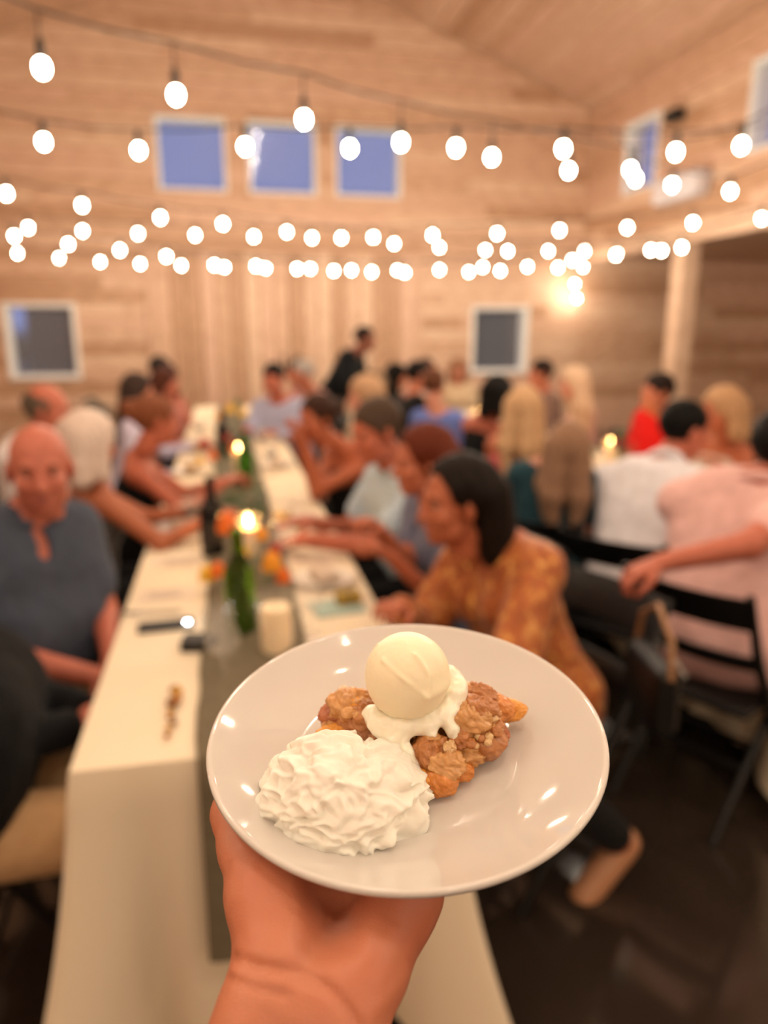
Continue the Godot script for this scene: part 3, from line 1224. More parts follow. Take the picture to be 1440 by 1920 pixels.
func build_foreground() -> void:
	var pf := plate_frame()
	# --- plate: a shallow coupe with a rolled lip and a foot ring
	var glaze := mat(Color(0.79, 0.765, 0.735), 0.06, 0.0, "glaze")
	glaze.clearcoat_enabled = true
	glaze.clearcoat = 0.6
	glaze.clearcoat_roughness = 0.015
	var plate := thing("plate", "glossy white dinner plate held up in the hand in front of the tables", "plate")
	plate.transform = pf
	var prof := [Vector2(0.0002, -0.0195), Vector2(0.046, -0.0195), Vector2(0.050, -0.0225), Vector2(0.0535, -0.0225), Vector2(0.056, -0.0192), Vector2(0.066, -0.0180), Vector2(0.078, -0.0148), Vector2(0.090, -0.0098), Vector2(0.098, -0.0058), Vector2(0.1028, -0.0034), Vector2(0.1046, -0.0020), Vector2(0.1052, -0.0004), Vector2(0.1047, 0.0010), Vector2(0.1034, 0.0013), Vector2(0.1015, 0.0004), Vector2(0.097, -0.0022), Vector2(0.089, -0.0063), Vector2(0.080, -0.0098), Vector2(0.072, -0.0122), Vector2(0.066, -0.0134), Vector2(0.0625, -0.0145), Vector2(0.058, -0.0152), Vector2(0.045, -0.0155), Vector2(0.02, -0.0155), Vector2(0.0002, -0.0155)]
	var mb := MB.new()
	mb.lathe(prof, 128)
	part("dish", mb.mesh(), glaze, plate)

	# --- ice cream scoop with the folded ridge the scoop leaves
	var cream := mat(Color(0.94, 0.89, 0.76), 0.42, 0.0, "icecream")
	cream.subsurf_scatter_enabled = true
	cream.subsurf_scatter_strength = 0.12
	var nz := FastNoiseLite.new()
	nz.seed = 11
	nz.frequency = 2.6
	nz.fractal_octaves = 4
	var tow := (pf.affine_inverse() * Vector3(0, CAM_H, 0) - Vector3(0.0012, 0.0325, -0.002)).normalized()
	var ex := Vector3.UP.cross(tow).normalized()
	var ey := tow.cross(ex)
	var dirn := func(px: float, py: float) -> Vector3:      # a point of the scoop as seen from the front, -1..1 across and up
		return (ex * px + ey * py + tow * sqrt(maxf(0.02, 1.0 - px * px - py * py))).normalized()
	var v1: Vector3 = dirn.call(-0.55, 0.33)
	var v2: Vector3 = dirn.call(0.42, -0.48)
	var v3: Vector3 = dirn.call(0.20, 0.42)
	var v5: Vector3 = dirn.call(0.50, -0.05)
	var v4: Vector3 = dirn.call(0.95, -0.20)
	var notch: Vector3 = dirn.call(-0.68, 0.70)
	var scoop_shape := func(d: Vector3) -> float:
		var k := 1.0 + 0.006 * nz.get_noise_3dv(d * 1.4)
		k += 0.036 * ridge(d, v1, v2, 0.060)
		k += 0.042 * maxf(ridge(d, v3, v5, 0.065), ridge(d, v5, v2, 0.065))
		k += 0.045 * ridge(d, v2, v4, 0.14)
		k -= 0.035 * ridge(d, dirn.call(0.66, 0.2), dirn.call(0.7, -0.05), 0.22)
		k += 0.03 * ridge(d, notch, notch, 0.09) - 0.02 * ridge(d, dirn.call(-0.85, 0.6), dirn.call(-0.6, 0.9), 0.07)
		return k + 0.05 * smoothstep(-0.35, -0.7, d.y) * (0.5 + nz.get_noise_3dv(d * 3.0))
	var scoop := thing("ice_cream_scoop", "round scoop of vanilla ice cream sitting on top of the cobbler", "ice cream")
	scoop.transform = pf * Transform3D(Basis(), Vector3(0.0012, 0.0325, -0.002))
	mb = MB.new()
	mb.ball(Vector3.ZERO, Vector3(0.0222, 0.0222, 0.0222), 160, 110, scoop_shape)
	part("scoop", mb.mesh(), cream, scoop)
	# melted cream running from under the scoop over the cobbler
	var melt := mat(Color(0.95, 0.92, 0.84), 0.25, 0.0, "melt")
	melt.subsurf_scatter_enabled = true
	melt.subsurf_scatter_strength = 0.15
	var f := Field.new(Vector3(-0.032, -0.018, -0.034), Vector3(0.042, 0.030, 0.034), 0.0009)
	var runs := [
		[[-0.018, 0.012, 0.003], [-0.013, 0.0105, 0.010], [-0.002, 0.0115, 0.0145], [0.010, 0.0125, 0.012], [0.021, 0.0145, 0.006], [0.0275, 0.0175, -0.006], [0.025, 0.021, -0.015], [0.012, 0.024, -0.022]],
		[[-0.010, 0.010, 0.010], [-0.006, 0.0055, 0.017], [0.0, 0.001, 0.0225], [0.002, -0.004, 0.0262], [0.0025, -0.008, 0.028]],
		[[-0.016, 0.0105, 0.006], [-0.011, 0.007, 0.0145]],
		[[0.019, 0.0135, 0.009], [0.0235, 0.009, 0.0135], [0.0245, 0.0045, 0.0172]],
		[[0.012, 0.0125, 0.012], [0.013, 0.0095, 0.017]],
		[[0.025, 0.018, -0.004], [0.028, 0.019, -0.010]],
	]
	var widths := [[0.0050, 0.0054], [0.0050, 0.0030], [0.005, 0.0034], [0.0036, 0.0021], [0.0042, 0.0026], [0.006, 0.005]]
	for r in runs.size():
		var run: Array = runs[r]
		for i in run.size() - 1:
			var a := Vector3(run[i][0], run[i][1], run[i][2])
			var b := Vector3(run[i + 1][0], run[i + 1][1], run[i + 1][2])
			var t0 := float(i) / (run.size() - 1)
			var t1 := float(i + 1) / (run.size() - 1)
			f.cap(a, b, lerpf(widths[r][0], widths[r][1], t0), lerpf(widths[r][0], widths[r][1], t1), 0.004)
	var rn := FastNoiseLite.new()
	rn.seed = 2
	rn.frequency = 95.0
	rn.fractal_octaves = 2
	f.rough(rn, 0.0013)
	mb = MB.new()
	f.emit(mb)
	part("melted_cream", mb.mesh(), melt, scoop, Transform3D(Basis(), -Vector3(0.0012, 0.0325, -0.002)))

	# --- cobbler: a low mound with peach pieces and crumbly crust heaped round it
	var cob := thing("cobbler", "warm brown peach cobbler piled in the middle of the plate under the ice cream", "cobbler")
	cob.transform = pf
	var tones := {
		"brown": Color(0.74, 0.45, 0.22), "dark": Color(0.60, 0.35, 0.18), "tan": Color(0.84, 0.59, 0.33), "peach": Color(0.93, 0.60, 0.19), "amber": Color(0.85, 0.50, 0.18), "pale": Color(0.90, 0.72, 0.49), "red": Color(0.70, 0.36, 0.17)}
	var food := {}
	for k in tones:
		var m := mat(tones[k], 0.27, 0.0, "food" + k)
		m.metallic_specular = 0.5
		var t := noise_tex(0.05, 4, tones[k].darkened(0.2), tones[k].lightened(0.14), 70 + food.size(), 128)
		m.albedo_color = Color.WHITE
		m.albedo_texture = t
		m.uv1_triplanar = true
		m.uv1_scale = Vector3(30, 30, 30)
		m.subsurf_scatter_enabled = true
		m.subsurf_scatter_strength = 0.08
		food[k] = m
	f = Field.new(Vector3(-0.05, -0.018, -0.045), Vector3(0.06, 0.022, 0.034), 0.0011)
	for q in [[0.0, -0.004, -0.006, 0.030, 0.013, 0.020], [-0.026, -0.006, -0.006, 0.014, 0.011, 0.014], [0.032, -0.005, -0.004, 0.017, 0.013, 0.016], [0.014, -0.009, 0.018, 0.013, 0.009, 0.012], [-0.006, -0.008, 0.012, 0.014, 0.008, 0.010]]:
		f.ell(Vector3(q[0], q[1], q[2]), Basis(), Vector3(q[3], q[4], q[5]), 0.008)
	f.clip(Vector3(0, -1, 0), 0.0158)
	var cn := FastNoiseLite.new()
	cn.seed = 6
	cn.frequency = 120.0
	cn.fractal_octaves = 4
	f.rough(cn, 0.004)
	mb = MB.new()
	f.emit(mb)
	part("filling", mb.mesh(), food["brown"], cob)
	# [a, h, b, size, tone, stretch along a, crust?]
	var bits := [
		[-0.030, 0.006, -0.012, 0.0115, "tan", 1.1, 1], [-0.0385, -0.001, -0.015, 0.0085, "red", 1.2, 0], [-0.036, -0.0065, -0.001, 0.0092, "peach", 1.4, 0], [-0.023, 0.004, -0.003, 0.0105, "brown", 1.0, 1], [-0.021, -0.004, 0.007, 0.0112, "dark", 1.2, 0],
		[-0.013, 0.001, 0.007, 0.0085, "brown", 1.0, 1], [-0.005, 0.003, 0.0205, 0.0052, "dark", 1.0, 1], [-0.009, -0.002, 0.0225, 0.0058, "dark", 1.2, 1], [0.0115, 0.0005, 0.020, 0.0105, "brown", 0.9, 1], [0.019, -0.003, 0.0245, 0.0105, "tan", 1.0, 1],
		[0.0065, -0.0075, 0.0305, 0.0070, "peach", 1.2, 0], [0.0165, -0.0085, 0.0305, 0.0092, "amber", 1.0, 0], [0.0215, 0.005, 0.0225, 0.0042, "pale", 0.8, 1], [0.033, 0.007, 0.003, 0.0125, "tan", 1.0, 1], [0.0385, 0.009, -0.001, 0.0105, "brown", 1.1, 1],
		[0.040, -0.004, 0.0065, 0.0125, "brown", 1.1, 0], [0.032, -0.006, 0.012, 0.0105, "tan", 1.0, 1], [0.048, 0.002, -0.014, 0.0095, "amber", 1.3, 0], [0.0555, -0.004, -0.0185, 0.0078, "peach", 1.7, 0], [0.034, 0.008, -0.016, 0.0080, "pale", 1.1, 1],
		[0.040, 0.009, -0.013, 0.0092, "brown", 1.2, 1], [-0.027, 0.009, -0.008, 0.0055, "peach", 1.3, 0], [0.027, 0.004, 0.014, 0.0062, "brown", 1.0, 1], [0.044, 0.0045, -0.003, 0.0075, "tan", 1.0, 1], [-0.030, -0.006, 0.004, 0.0085, "brown", 1.2, 1],
		[0.026, -0.009, 0.022, 0.0072, "amber", 1.2, 0], [-0.016, 0.006, 0.000, 0.006, "dark", 1.0, 1], [0.0125, 0.006, 0.0165, 0.0048, "tan", 1.0, 1], [0.047, -0.009, -0.004, 0.0075, "red", 1.3, 0], [-0.040, -0.004, -0.009, 0.006, "tan", 1.0, 1],
	]
	var bn := FastNoiseLite.new()
	bn.fractal_octaves = 4
	for i in bits.size():
		var q: Array = bits[i]
		bn.seed = 100 + i
		bn.frequency = 0.9 if q[6] == 0 else 1.35
		var amp: float = 0.20 if q[6] == 0 else 0.32
		var lump := func(d: Vector3) -> float:
			return 1.0 + amp * bn.get_noise_3dv(d) + 0.09 * bn.get_noise_3dv(d * 5.0)
		mb = MB.new()
		var turn := Basis.from_euler(Vector3(rng.randf_range(-0.4, 0.4), rng.randf_range(-0.5, 0.5), rng.randf_range(-0.4, 0.4)))
		mb.ball(Vector3.ZERO, Vector3(q[3] * q[5], q[3] * 0.82, q[3] * 0.95), 56, 40, lump, turn)
		var pos := Vector3(q[0], maxf(q[1], -0.0150 + q[3] * 0.62), q[2])
		part("crust_crumb" if q[6] == 1 else "peach_piece", mb.mesh(), food[q[4]], cob, Transform3D(Basis(), pos))

	# loose crumbs over the top
	for i in 26:
		var a := rng.randf_range(-2.2, 2.0)
		var q := Vector2(cos(a), sin(a)) * rng.randf_range(0.6, 1.0)
		var r := rng.randf_range(0.0016, 0.0036)
		var cx := 0.034 + q.x * 0.016
		var cz := 0.004 + q.y * 0.016
		if i % 3 == 0:
			cx = -0.029 + q.x * 0.009
			cz = -0.006 + q.y * 0.010
		bn.seed = 400 + i
		bn.frequency = 1.4
		var lump := func(d: Vector3) -> float:
			return 1.0 + 0.35 * bn.get_noise_3dv(d)
		mb = MB.new()
		mb.ball(Vector3.ZERO, Vector3(r, r * 0.8, r * 1.1), 16, 12, lump)
		part("crust_crumb", mb.mesh(), food[["tan", "brown", "pale"][i % 3]], cob, Transform3D(Basis(), Vector3(cx, 0.0145 - 0.55 * Vector2(cx - 0.034, cz + 0.002).length() if i % 3 != 0 else 0.0135 - 0.4 * q.length() * 0.009, cz)))
	# --- whipped cream: a soft spooned mound, folded and pitted
	var whip := mat(Color(0.91, 0.89, 0.84), 0.55, 0.0, "whip")
	whip.subsurf_scatter_enabled = true
	whip.subsurf_scatter_strength = 0.10
	var wn := FastNoiseLite.new()
	wn.seed = 17
	wn.noise_type = FastNoiseLite.TYPE_SIMPLEX_SMOOTH
	wn.frequency = 1.0
	wn.fractal_type = FastNoiseLite.FRACTAL_NONE
	var wf := FastNoiseLite.new()
	wf.seed = 23
	wf.frequency = 5.0
	wf.fractal_octaves = 3
	var mound := func(d: Vector3) -> float:
		var wp := d + Vector3(wn.get_noise_3dv(d * 1.6 + Vector3(7, 0, 0)), wn.get_noise_3dv(d * 1.6 + Vector3(0, 9, 0)), wn.get_noise_3dv(d * 1.6 + Vector3(0, 0, 5))) * 0.35
		var n1 := wn.get_noise_3dv(wp * Vector3(0.9, 1.7, 1.0))
		var n2 := wn.get_noise_3dv(wp * Vector3(1.8, 2.1, 1.8) + Vector3(3, 3, 3))
		var n3 := wn.get_noise_3dv(wp * 3.9 + Vector3(1, 2, 3))
		var k := 0.94 + 0.17 * (0.42 - sqrt(n1 * n1 + 0.03)) + 0.15 * (0.40 - sqrt(n2 * n2 + 0.05)) + 0.030 * n3 + 0.007 * wf.get_noise_3dv(d * 2.0)
		k += 0.07 * exp(-pow(d.distance_to(Vector3(-0.30, 0.93, -0.2)) / 0.35, 2.0))
		return k * (1.0 + 0.05 * smoothstep(0.25, -0.1, d.y))
	var wc := thing("whipped_cream", "big soft mound of whipped cream at the front left of the plate", "whipped cream")
	wc.transform = pf * Transform3D(Basis(Vector3.UP, -0.12), Vector3(-0.0315, -0.0085, 0.0395))
	mb = MB.new()
	mb.ball(Vector3.ZERO, Vector3(0.0425, 0.0285, 0.0345), 240, 150, mound)
	for i in mb.v.size():                  # it lies on the plate: the underside is flattened
		if mb.v[i].y < -0.0068:
			mb.v[i] = Vector3(mb.v[i].x, -0.0068 - (-0.0068 - mb.v[i].y) * 0.015, mb.v[i].z)
	mb.smooth()
	part("mound", mb.mesh(), whip, wc)
	f = Field.new(Vector3(-0.012, -0.006, -0.012), Vector3(0.012, 0.006, 0.012), 0.0006)
	var ring := [Vector3(-0.0065, 0, -0.006), Vector3(-0.0062, 0, 0.001), Vector3(-0.003, 0, 0.0042), Vector3(0.001, 0, 0.0036), Vector3(0.0045, 0, 0.0008), Vector3(0.007, 0, -0.004)]
	for i in ring.size() - 1:
		f.cap(ring[i], ring[i + 1], 0.0014, 0.0013, 0.0015)
	mb = MB.new()
	f.emit(mb)
	part("smear", mb.mesh(), whip, wc, Transform3D(Basis(), Vector3(-0.0150, -0.0050, 0.0335)))
	# a few crumbs on the far rim
	for q in [[0.0385, -0.0000, -0.0895, 0.0014], [0.0392, 0.0000, -0.0925, 0.0010], [0.0505, 0.0000, -0.0885, 0.0008]]:
		bn.seed = 300 + int(q[3] * 1e5)
		var lump := func(d: Vector3) -> float:
			return 1.0 + 0.4 * bn.get_noise_3dv(d * 2.0)
		mb = MB.new()
		mb.ball(Vector3.ZERO, Vector3(q[3], q[3] * 0.7, q[3] * 1.4), 14, 10, lump)
		var words := "large brown crumb near the far rim of the plate, behind the ice cream" if q[3] > 0.0012 else ("small brown crumb behind the large crumb on the far rim of the plate" if q[3] > 0.0009 else "tiny brown crumb to the right of the others on the far rim")
		var cr := thing("crumb", words, "crumb", Vector3.ZERO, 0.0, "crumbs on the far rim")
		cr.transform = pf * Transform3D(Basis(), Vector3(q[0], -0.0036, q[2]))
		part("crumb", mb.mesh(), food["dark"], cr)

	build_hand(pf)


func build_hand(pf: Transform3D) -> void:
	# a left hand, palm up under the plate, fingers spread beneath it and the thumb along the rim; local axes of the plate
	var own := thing("person", "bare left hand and wrist holding the plate up from below", "person")
	own.transform = pf
	var f := Field.new(Vector3(-0.190, -0.265, -0.10), Vector3(0.045, -0.003, 0.300), 0.0020)
	var side := Vector3(1, 0, 0.05).normalized()
	var wr := Vector3(-0.0419, -0.0385, 0.1152)
	var f1 := Vector3(-0.0476, -0.0475, 0.1255)
	var f2 := Vector3(-0.0653, -0.0839, 0.1570)
	var f3 := Vector3(-0.0912, -0.1371, 0.1956)
	# forearm and wrist
	for s in [-1.0, 1.0]:
		f.cap(wr + side * 0.0155 * s, f1 + side * 0.0150 * s, 0.0178, 0.0180, 0.012)
		f.cap(f1 + side * 0.0150 * s, f2 + side * 0.017 * s, 0.0180, 0.0225, 0.012)
		f.cap(f2 + side * 0.017 * s, f3 + side * 0.020 * s, 0.0225, 0.028, 0.012)
		f.cap(f3 + side * 0.020 * s, f3 + Vector3(-0.036, -0.072, 0.052) + side * 0.018 * s, 0.028, 0.032, 0.012)
	f.cap(wr, Vector3(-0.0369, -0.0400, 0.1011), 0.0180, 0.0170, 0.014)
	# palm: metacarpals
	var heads := [Vector3(-0.064, -0.036, 0.012), Vector3(-0.038, -0.0375, 0.005), Vector3(-0.012, -0.0385, 0.010), Vector3(0.008, -0.0390, 0.022)]
	for i in 4:
		f.cap(Vector3(-0.055 + i * 0.0115, -0.0440, 0.095), heads[i], 0.0150, 0.0115, 0.012)
	# the ball of the thumb and the heel on the little finger's side
	f.cap(Vector3(-0.0565, -0.0373, 0.1041), Vector3(-0.0651, -0.0291, 0.0791), 0.0195, 0.0172, 0.010)
	f.cap(Vector3(-0.0493, -0.0345, 0.1000), Vector3(-0.0564, -0.0300, 0.0767), 0.0185, 0.0160, 0.010)
	f.cap(Vector3(-0.0200, -0.0382, 0.1041), Vector3(-0.0057, -0.0340, 0.0757), 0.0185, 0.0175, 0.010)
	f.cap(Vector3(-0.0264, -0.0365, 0.1032), Vector3(-0.0174, -0.0325, 0.0815), 0.0178, 0.0165, 0.010)
	f.cap(Vector3(-0.0057, -0.0340, 0.0757), Vector3(0.006, -0.0385, 0.040), 0.0175, 0.0135, 0.012)
	# thumb, up along the left of the rim
	f.cap(Vector3(-0.0660, -0.0300, 0.0790), Vector3(-0.0791, -0.0263, 0.0542), 0.0168, 0.0130, 0.010)
	f.cap(Vector3(-0.0791, -0.0263, 0.0542), Vector3(-0.0880, -0.0239, 0.0360), 0.0130, 0.0110, 0.006)
	f.cap(Vector3(-0.0880, -0.0239, 0.0360), Vector3(-0.0918, -0.0190, 0.0150), 0.0108, 0.0088, 0.006)
	# the hollow of the palm
	f.cap(Vector3(-0.0328, -0.0192, 0.0812), Vector3(-0.0335, -0.0115, 0.1067), 0.0105, 0.0075, 0.012, true)
	# fingers under the dish, each bent its own way
	var dirs := [Vector3(-0.30, 0.0, -1.0), Vector3(-0.10, 0.0, -1.0), Vector3(0.14, 0.0, -1.0), Vector3(0.42, 0.0, -1.0)]
	var lens := [[0.040, 0.024, 0.020], [0.044, 0.027, 0.021], [0.041, 0.025, 0.021], [0.033, 0.019, 0.018]]
	for i in 4:
		var p: Vector3 = heads[i]
		var d: Vector3 = dirs[i].normalized()
		var r := 0.0092 if i < 3 else 0.0082
		for j in 3:
			var q: Vector3 = p + (d + Vector3(0, [0.02, 0.10, 0.22][j] * (1.0 if p.length() > 0.06 else 0.4), 0)).normalized() * lens[i][j]
			f.cap(p, q, r, r - 0.0009, 0.005)
			r -= 0.0007
			p = q
	# creases across the wrist and round the ball of the thumb, pressed into the surface: [depth, width, points]
	var lines := [
		[0.0019, 0.0024, [Vector3(-0.0727, -0.0210, 0.1148), Vector3(-0.0644, -0.0244, 0.1161), Vector3(-0.0514, -0.0268, 0.1169), Vector3(-0.0407, -0.0302, 0.1183), Vector3(-0.0332, -0.0352, 0.1203), Vector3(-0.0284, -0.0409, 0.1226), Vector3(-0.0242, -0.0480, 0.1255)]],
		[0.0009, 0.002, [Vector3(-0.0749, -0.0290, 0.1181), Vector3(-0.0656, -0.0324, 0.1194), Vector3(-0.0517, -0.0356, 0.1206)]],
		[0.0016, 0.005, [Vector3(-0.0275, -0.0030, 0.1068), Vector3(-0.0332, -0.0084, 0.1092), Vector3(-0.0399, -0.0163, 0.1125), Vector3(-0.0438, -0.0250, 0.1161)]],
		[0.0004, 0.003, [Vector3(-0.0170, -0.0368, 0.1208), Vector3(-0.0093, -0.0314, 0.1184), Vector3(-0.0026, -0.0236, 0.1151)]],
	]
	var tow := (pf.affine_inverse() * Vector3(0, CAM_H, 0) - wr).normalized()
	for i in f.f.size():
		if absf(f.f[i]) > 0.005:
			continue
		var gz := i / (f.nx * f.ny)
		var gy := (i - gz * f.nx * f.ny) / f.nx
		var p := f.o + Vector3(i - gz * f.nx * f.ny - gy * f.nx, gy, gz) * f.cell
		if p.z < 0.05 or p.z > 0.16:
			continue
		var add := 0.0
		for l in lines:
			var best := 1.0
			var pts: Array = l[2]
			for k in pts.size() - 1:
				var a: Vector3 = pts[k]
				var ab: Vector3 = pts[k + 1] - a
				var pa := p - a
				pa -= tow * pa.dot(tow)
				ab -= tow * ab.dot(tow)
				best = minf(best, pa.distance_to(ab * clampf(pa.dot(ab) / ab.length_squared(), 0.0, 1.0)))
			var q: float = best / l[1]
			if q < 3.0:
				add += l[0] * exp(-q * q)
		f.f[i] += add
	var rn := FastNoiseLite.new()
	rn.seed = 8
	rn.frequency = 60.0
	rn.fractal_octaves = 2
	f.rough(rn, 0.0005)
	var mb := MB.new()
	f.emit(mb)
	# blood under the skin: pinker at the heel of the palm, in patches
	mb.colored = true
	var bn := FastNoiseLite.new()
	bn.seed = 31
	bn.frequency = 30.0
	for i in mb.v.size():
		var p := mb.v[i]
		var heel := exp(-p.distance_squared_to(Vector3(-0.004, -0.03, 0.092)) / 0.0007) + 0.5 * exp(-p.distance_squared_to(Vector3(-0.068, -0.02, 0.088)) / 0.0005)
		var red := clampf(0.25 + 0.55 * heel + 0.35 * bn.get_noise_3dv(p), 0.0, 1.0)
		mb.c[i] = Color(1.0, lerpf(1.0, 0.80, red), lerpf(1.0, 0.74, red))
	var m := StandardMaterial3D.new()
	m.albedo_color = Color(0.74, 0.47, 0.35)
	m.vertex_color_use_as_albedo = true
	m.roughness = 0.46
	m.subsurf_scatter_enabled = true
	m.subsurf_scatter_strength = 0.06
	m.heightmap_enabled = true
	m.heightmap_texture = noise_tex(0.12, 3, Color(0, 0, 0), Color(1, 1, 1), 44, 256)
	m.heightmap_scale = 0.014
	m.uv1_triplanar = true
	m.uv1_scale = Vector3(22, 22, 22)
	part("hand", mb.mesh(), m, own)


# ------------------------------------------------------------------ people
func torso_caps(sex: int, belly: float) -> Array:
	# [half width, height, depth, radius] of level capsules from the pelvis up; pairs of ends are mirrored
	if sex == 0:
		return [[0.085, 0.0, 0.0, 0.112], [0.080, 0.10, 0.015 + belly * 0.4, 0.104 + belly * 0.5], [0.078, 0.20, 0.02 + belly * 0.5, 0.102 + belly * 0.5], [0.088, 0.30, 0.012, 0.104], [0.102, 0.385, 0.008, 0.092], [0.130, 0.452, -0.008, 0.064], [0.060, 0.500, -0.018, 0.048]]
	return [[0.092, 0.0, 0.0, 0.110], [0.066, 0.10, 0.01, 0.094], [0.056, 0.20, 0.012, 0.086], [0.062, 0.29, 0.012, 0.088], [0.076, 0.37, 0.010, 0.080], [0.110, 0.440, -0.006, 0.052], [0.050, 0.485, -0.016, 0.040]]


func reach(s: Vector3, t: Vector3, l1: float, l2: float, pole: Vector3) -> Array:
	# shoulder, elbow, hand
	var d := t - s
	var len := clampf(d.length(), 0.08, (l1 + l2) * 0.995)
	var u := d.normalized()
	var a := (l1 * l1 - l2 * l2 + len * len) / (2.0 * len)
	var h := sqrt(maxf(l1 * l1 - a * a, 0.0))
	var w := (pole - u * pole.dot(u)).normalized()
	return [s, s + u * a + w * h, s + u * len]


func add_head(mb: MB, xf: Transform3D, cell: float, sex: int) -> void:
	var f := Field.new(Vector3(-0.105, -0.15, -0.125), Vector3(0.105, 0.135, 0.13), cell)
	var b := Basis()
	var s := 1.0 if sex == 0 else 0.95
	f.ell(Vector3(0, 0.032, -0.015), b, Vector3(0.076, 0.088, 0.096) * s, 0.02)
	f.ell(Vector3(0, -0.032, 0.032), b, Vector3(0.059, 0.080, 0.056) * s, 0.03)
	f.cap(Vector3(-0.034, -0.072, 0.028) * s, Vector3(0.034, -0.072, 0.028) * s, 0.032 * s, 0.032 * s, 0.02)
	f.cap(Vector3(0, -0.094, 0.062) * s, Vector3(0, -0.088, 0.06) * s, 0.021, 0.021, 0.02)
	f.cap(Vector3(-0.034, 0.024, 0.074) * s, Vector3(0.034, 0.024, 0.074) * s, 0.011, 0.011, 0.012)
	for x in [-1.0, 1.0]:
		f.ell(Vector3(x * 0.040, -0.030, 0.062) * s, b, Vector3(0.024, 0.022, 0.02), 0.02)
		f.cap(Vector3(x * 0.031, 0.004, 0.096) * s, Vector3(x * 0.034, 0.004, 0.094) * s, 0.012, 0.012, 0.012, true)
		f.ell(Vector3(x * 0.077, -0.008, -0.008) * s, Basis(Vector3.UP, x * 0.5), Vector3(0.009, 0.033, 0.020), 0.006)
		f.cap(Vector3(x * 0.011, -0.036, 0.092) * s, Vector3(x * 0.010, -0.034, 0.090) * s, 0.009, 0.009, 0.008)
	f.cap(Vector3(0, 0.008, 0.086) * s, Vector3(0, -0.032, 0.106) * s, 0.0085, 0.0125, 0.010)
	f.cap(Vector3(-0.017, -0.0600, 0.081) * s, Vector3(0.017, -0.0600, 0.081) * s, 0.0075, 0.0075, 0.006)
	f.cap(Vector3(-0.014, -0.0715, 0.080) * s, Vector3(0.014, -0.0715, 0.080) * s, 0.0080, 0.0080, 0.006)
	f.cap(Vector3(0, -0.06, -0.012), Vector3(0, -0.135, -0.030), 0.052 * s, 0.050 * s, 0.02)
	f.emit(mb, xf)


func add_hand(mb: MB, xf: Transform3D, thumb: float, cell: float, curl: float) -> void:
	# wrist at the origin, fingers along z, back of the hand towards y
	var f := Field.new(Vector3(-0.085, -0.095, -0.03), Vector3(0.085, 0.035, 0.205), cell)
	f.cap(Vector3(-0.012, 0, -0.012), Vector3(-0.022, 0, 0.075), 0.020, 0.0145, 0.014)
	f.cap(Vector3(0.012, 0, -0.012), Vector3(0.022, 0, 0.075), 0.020, 0.0145, 0.014)
	f.cap(Vector3(0, 0, 0), Vector3(0, 0, 0.08), 0.018, 0.0145, 0.014)
	for i in 4:
		var x := thumb * (0.032 - i * 0.0215)
		var l: float = [0.072, 0.080, 0.074, 0.058][i]
		var p := Vector3(x, 0, 0.082)
		var r := 0.0093 if i < 3 else 0.0082
		for j in 3:
			var a := curl * (0.35 + 0.75 * j) + 0.06 * i
			var q: Vector3 = p + Vector3(x * 0.12, -sin(a), cos(a)).normalized() * l * [0.46, 0.30, 0.24][j]
			f.cap(p, q, r, r - 0.0008, 0.004)
			p = q
			r -= 0.0008
	var t0 := Vector3(thumb * 0.022, -0.006, 0.022)
	var t1 := Vector3(thumb * 0.052, -0.018, 0.056)
	var t2 := Vector3(thumb * 0.058, -0.030, 0.084)
	f.cap(t0, t1, 0.0150, 0.0115, 0.010)
	f.cap(t1, t2, 0.0108, 0.0098, 0.004)
	f.cap(t2, t2 + Vector3(-thumb * 0.004, -0.012, 0.018), 0.0096, 0.0080, 0.004)
	f.emit(mb, xf)


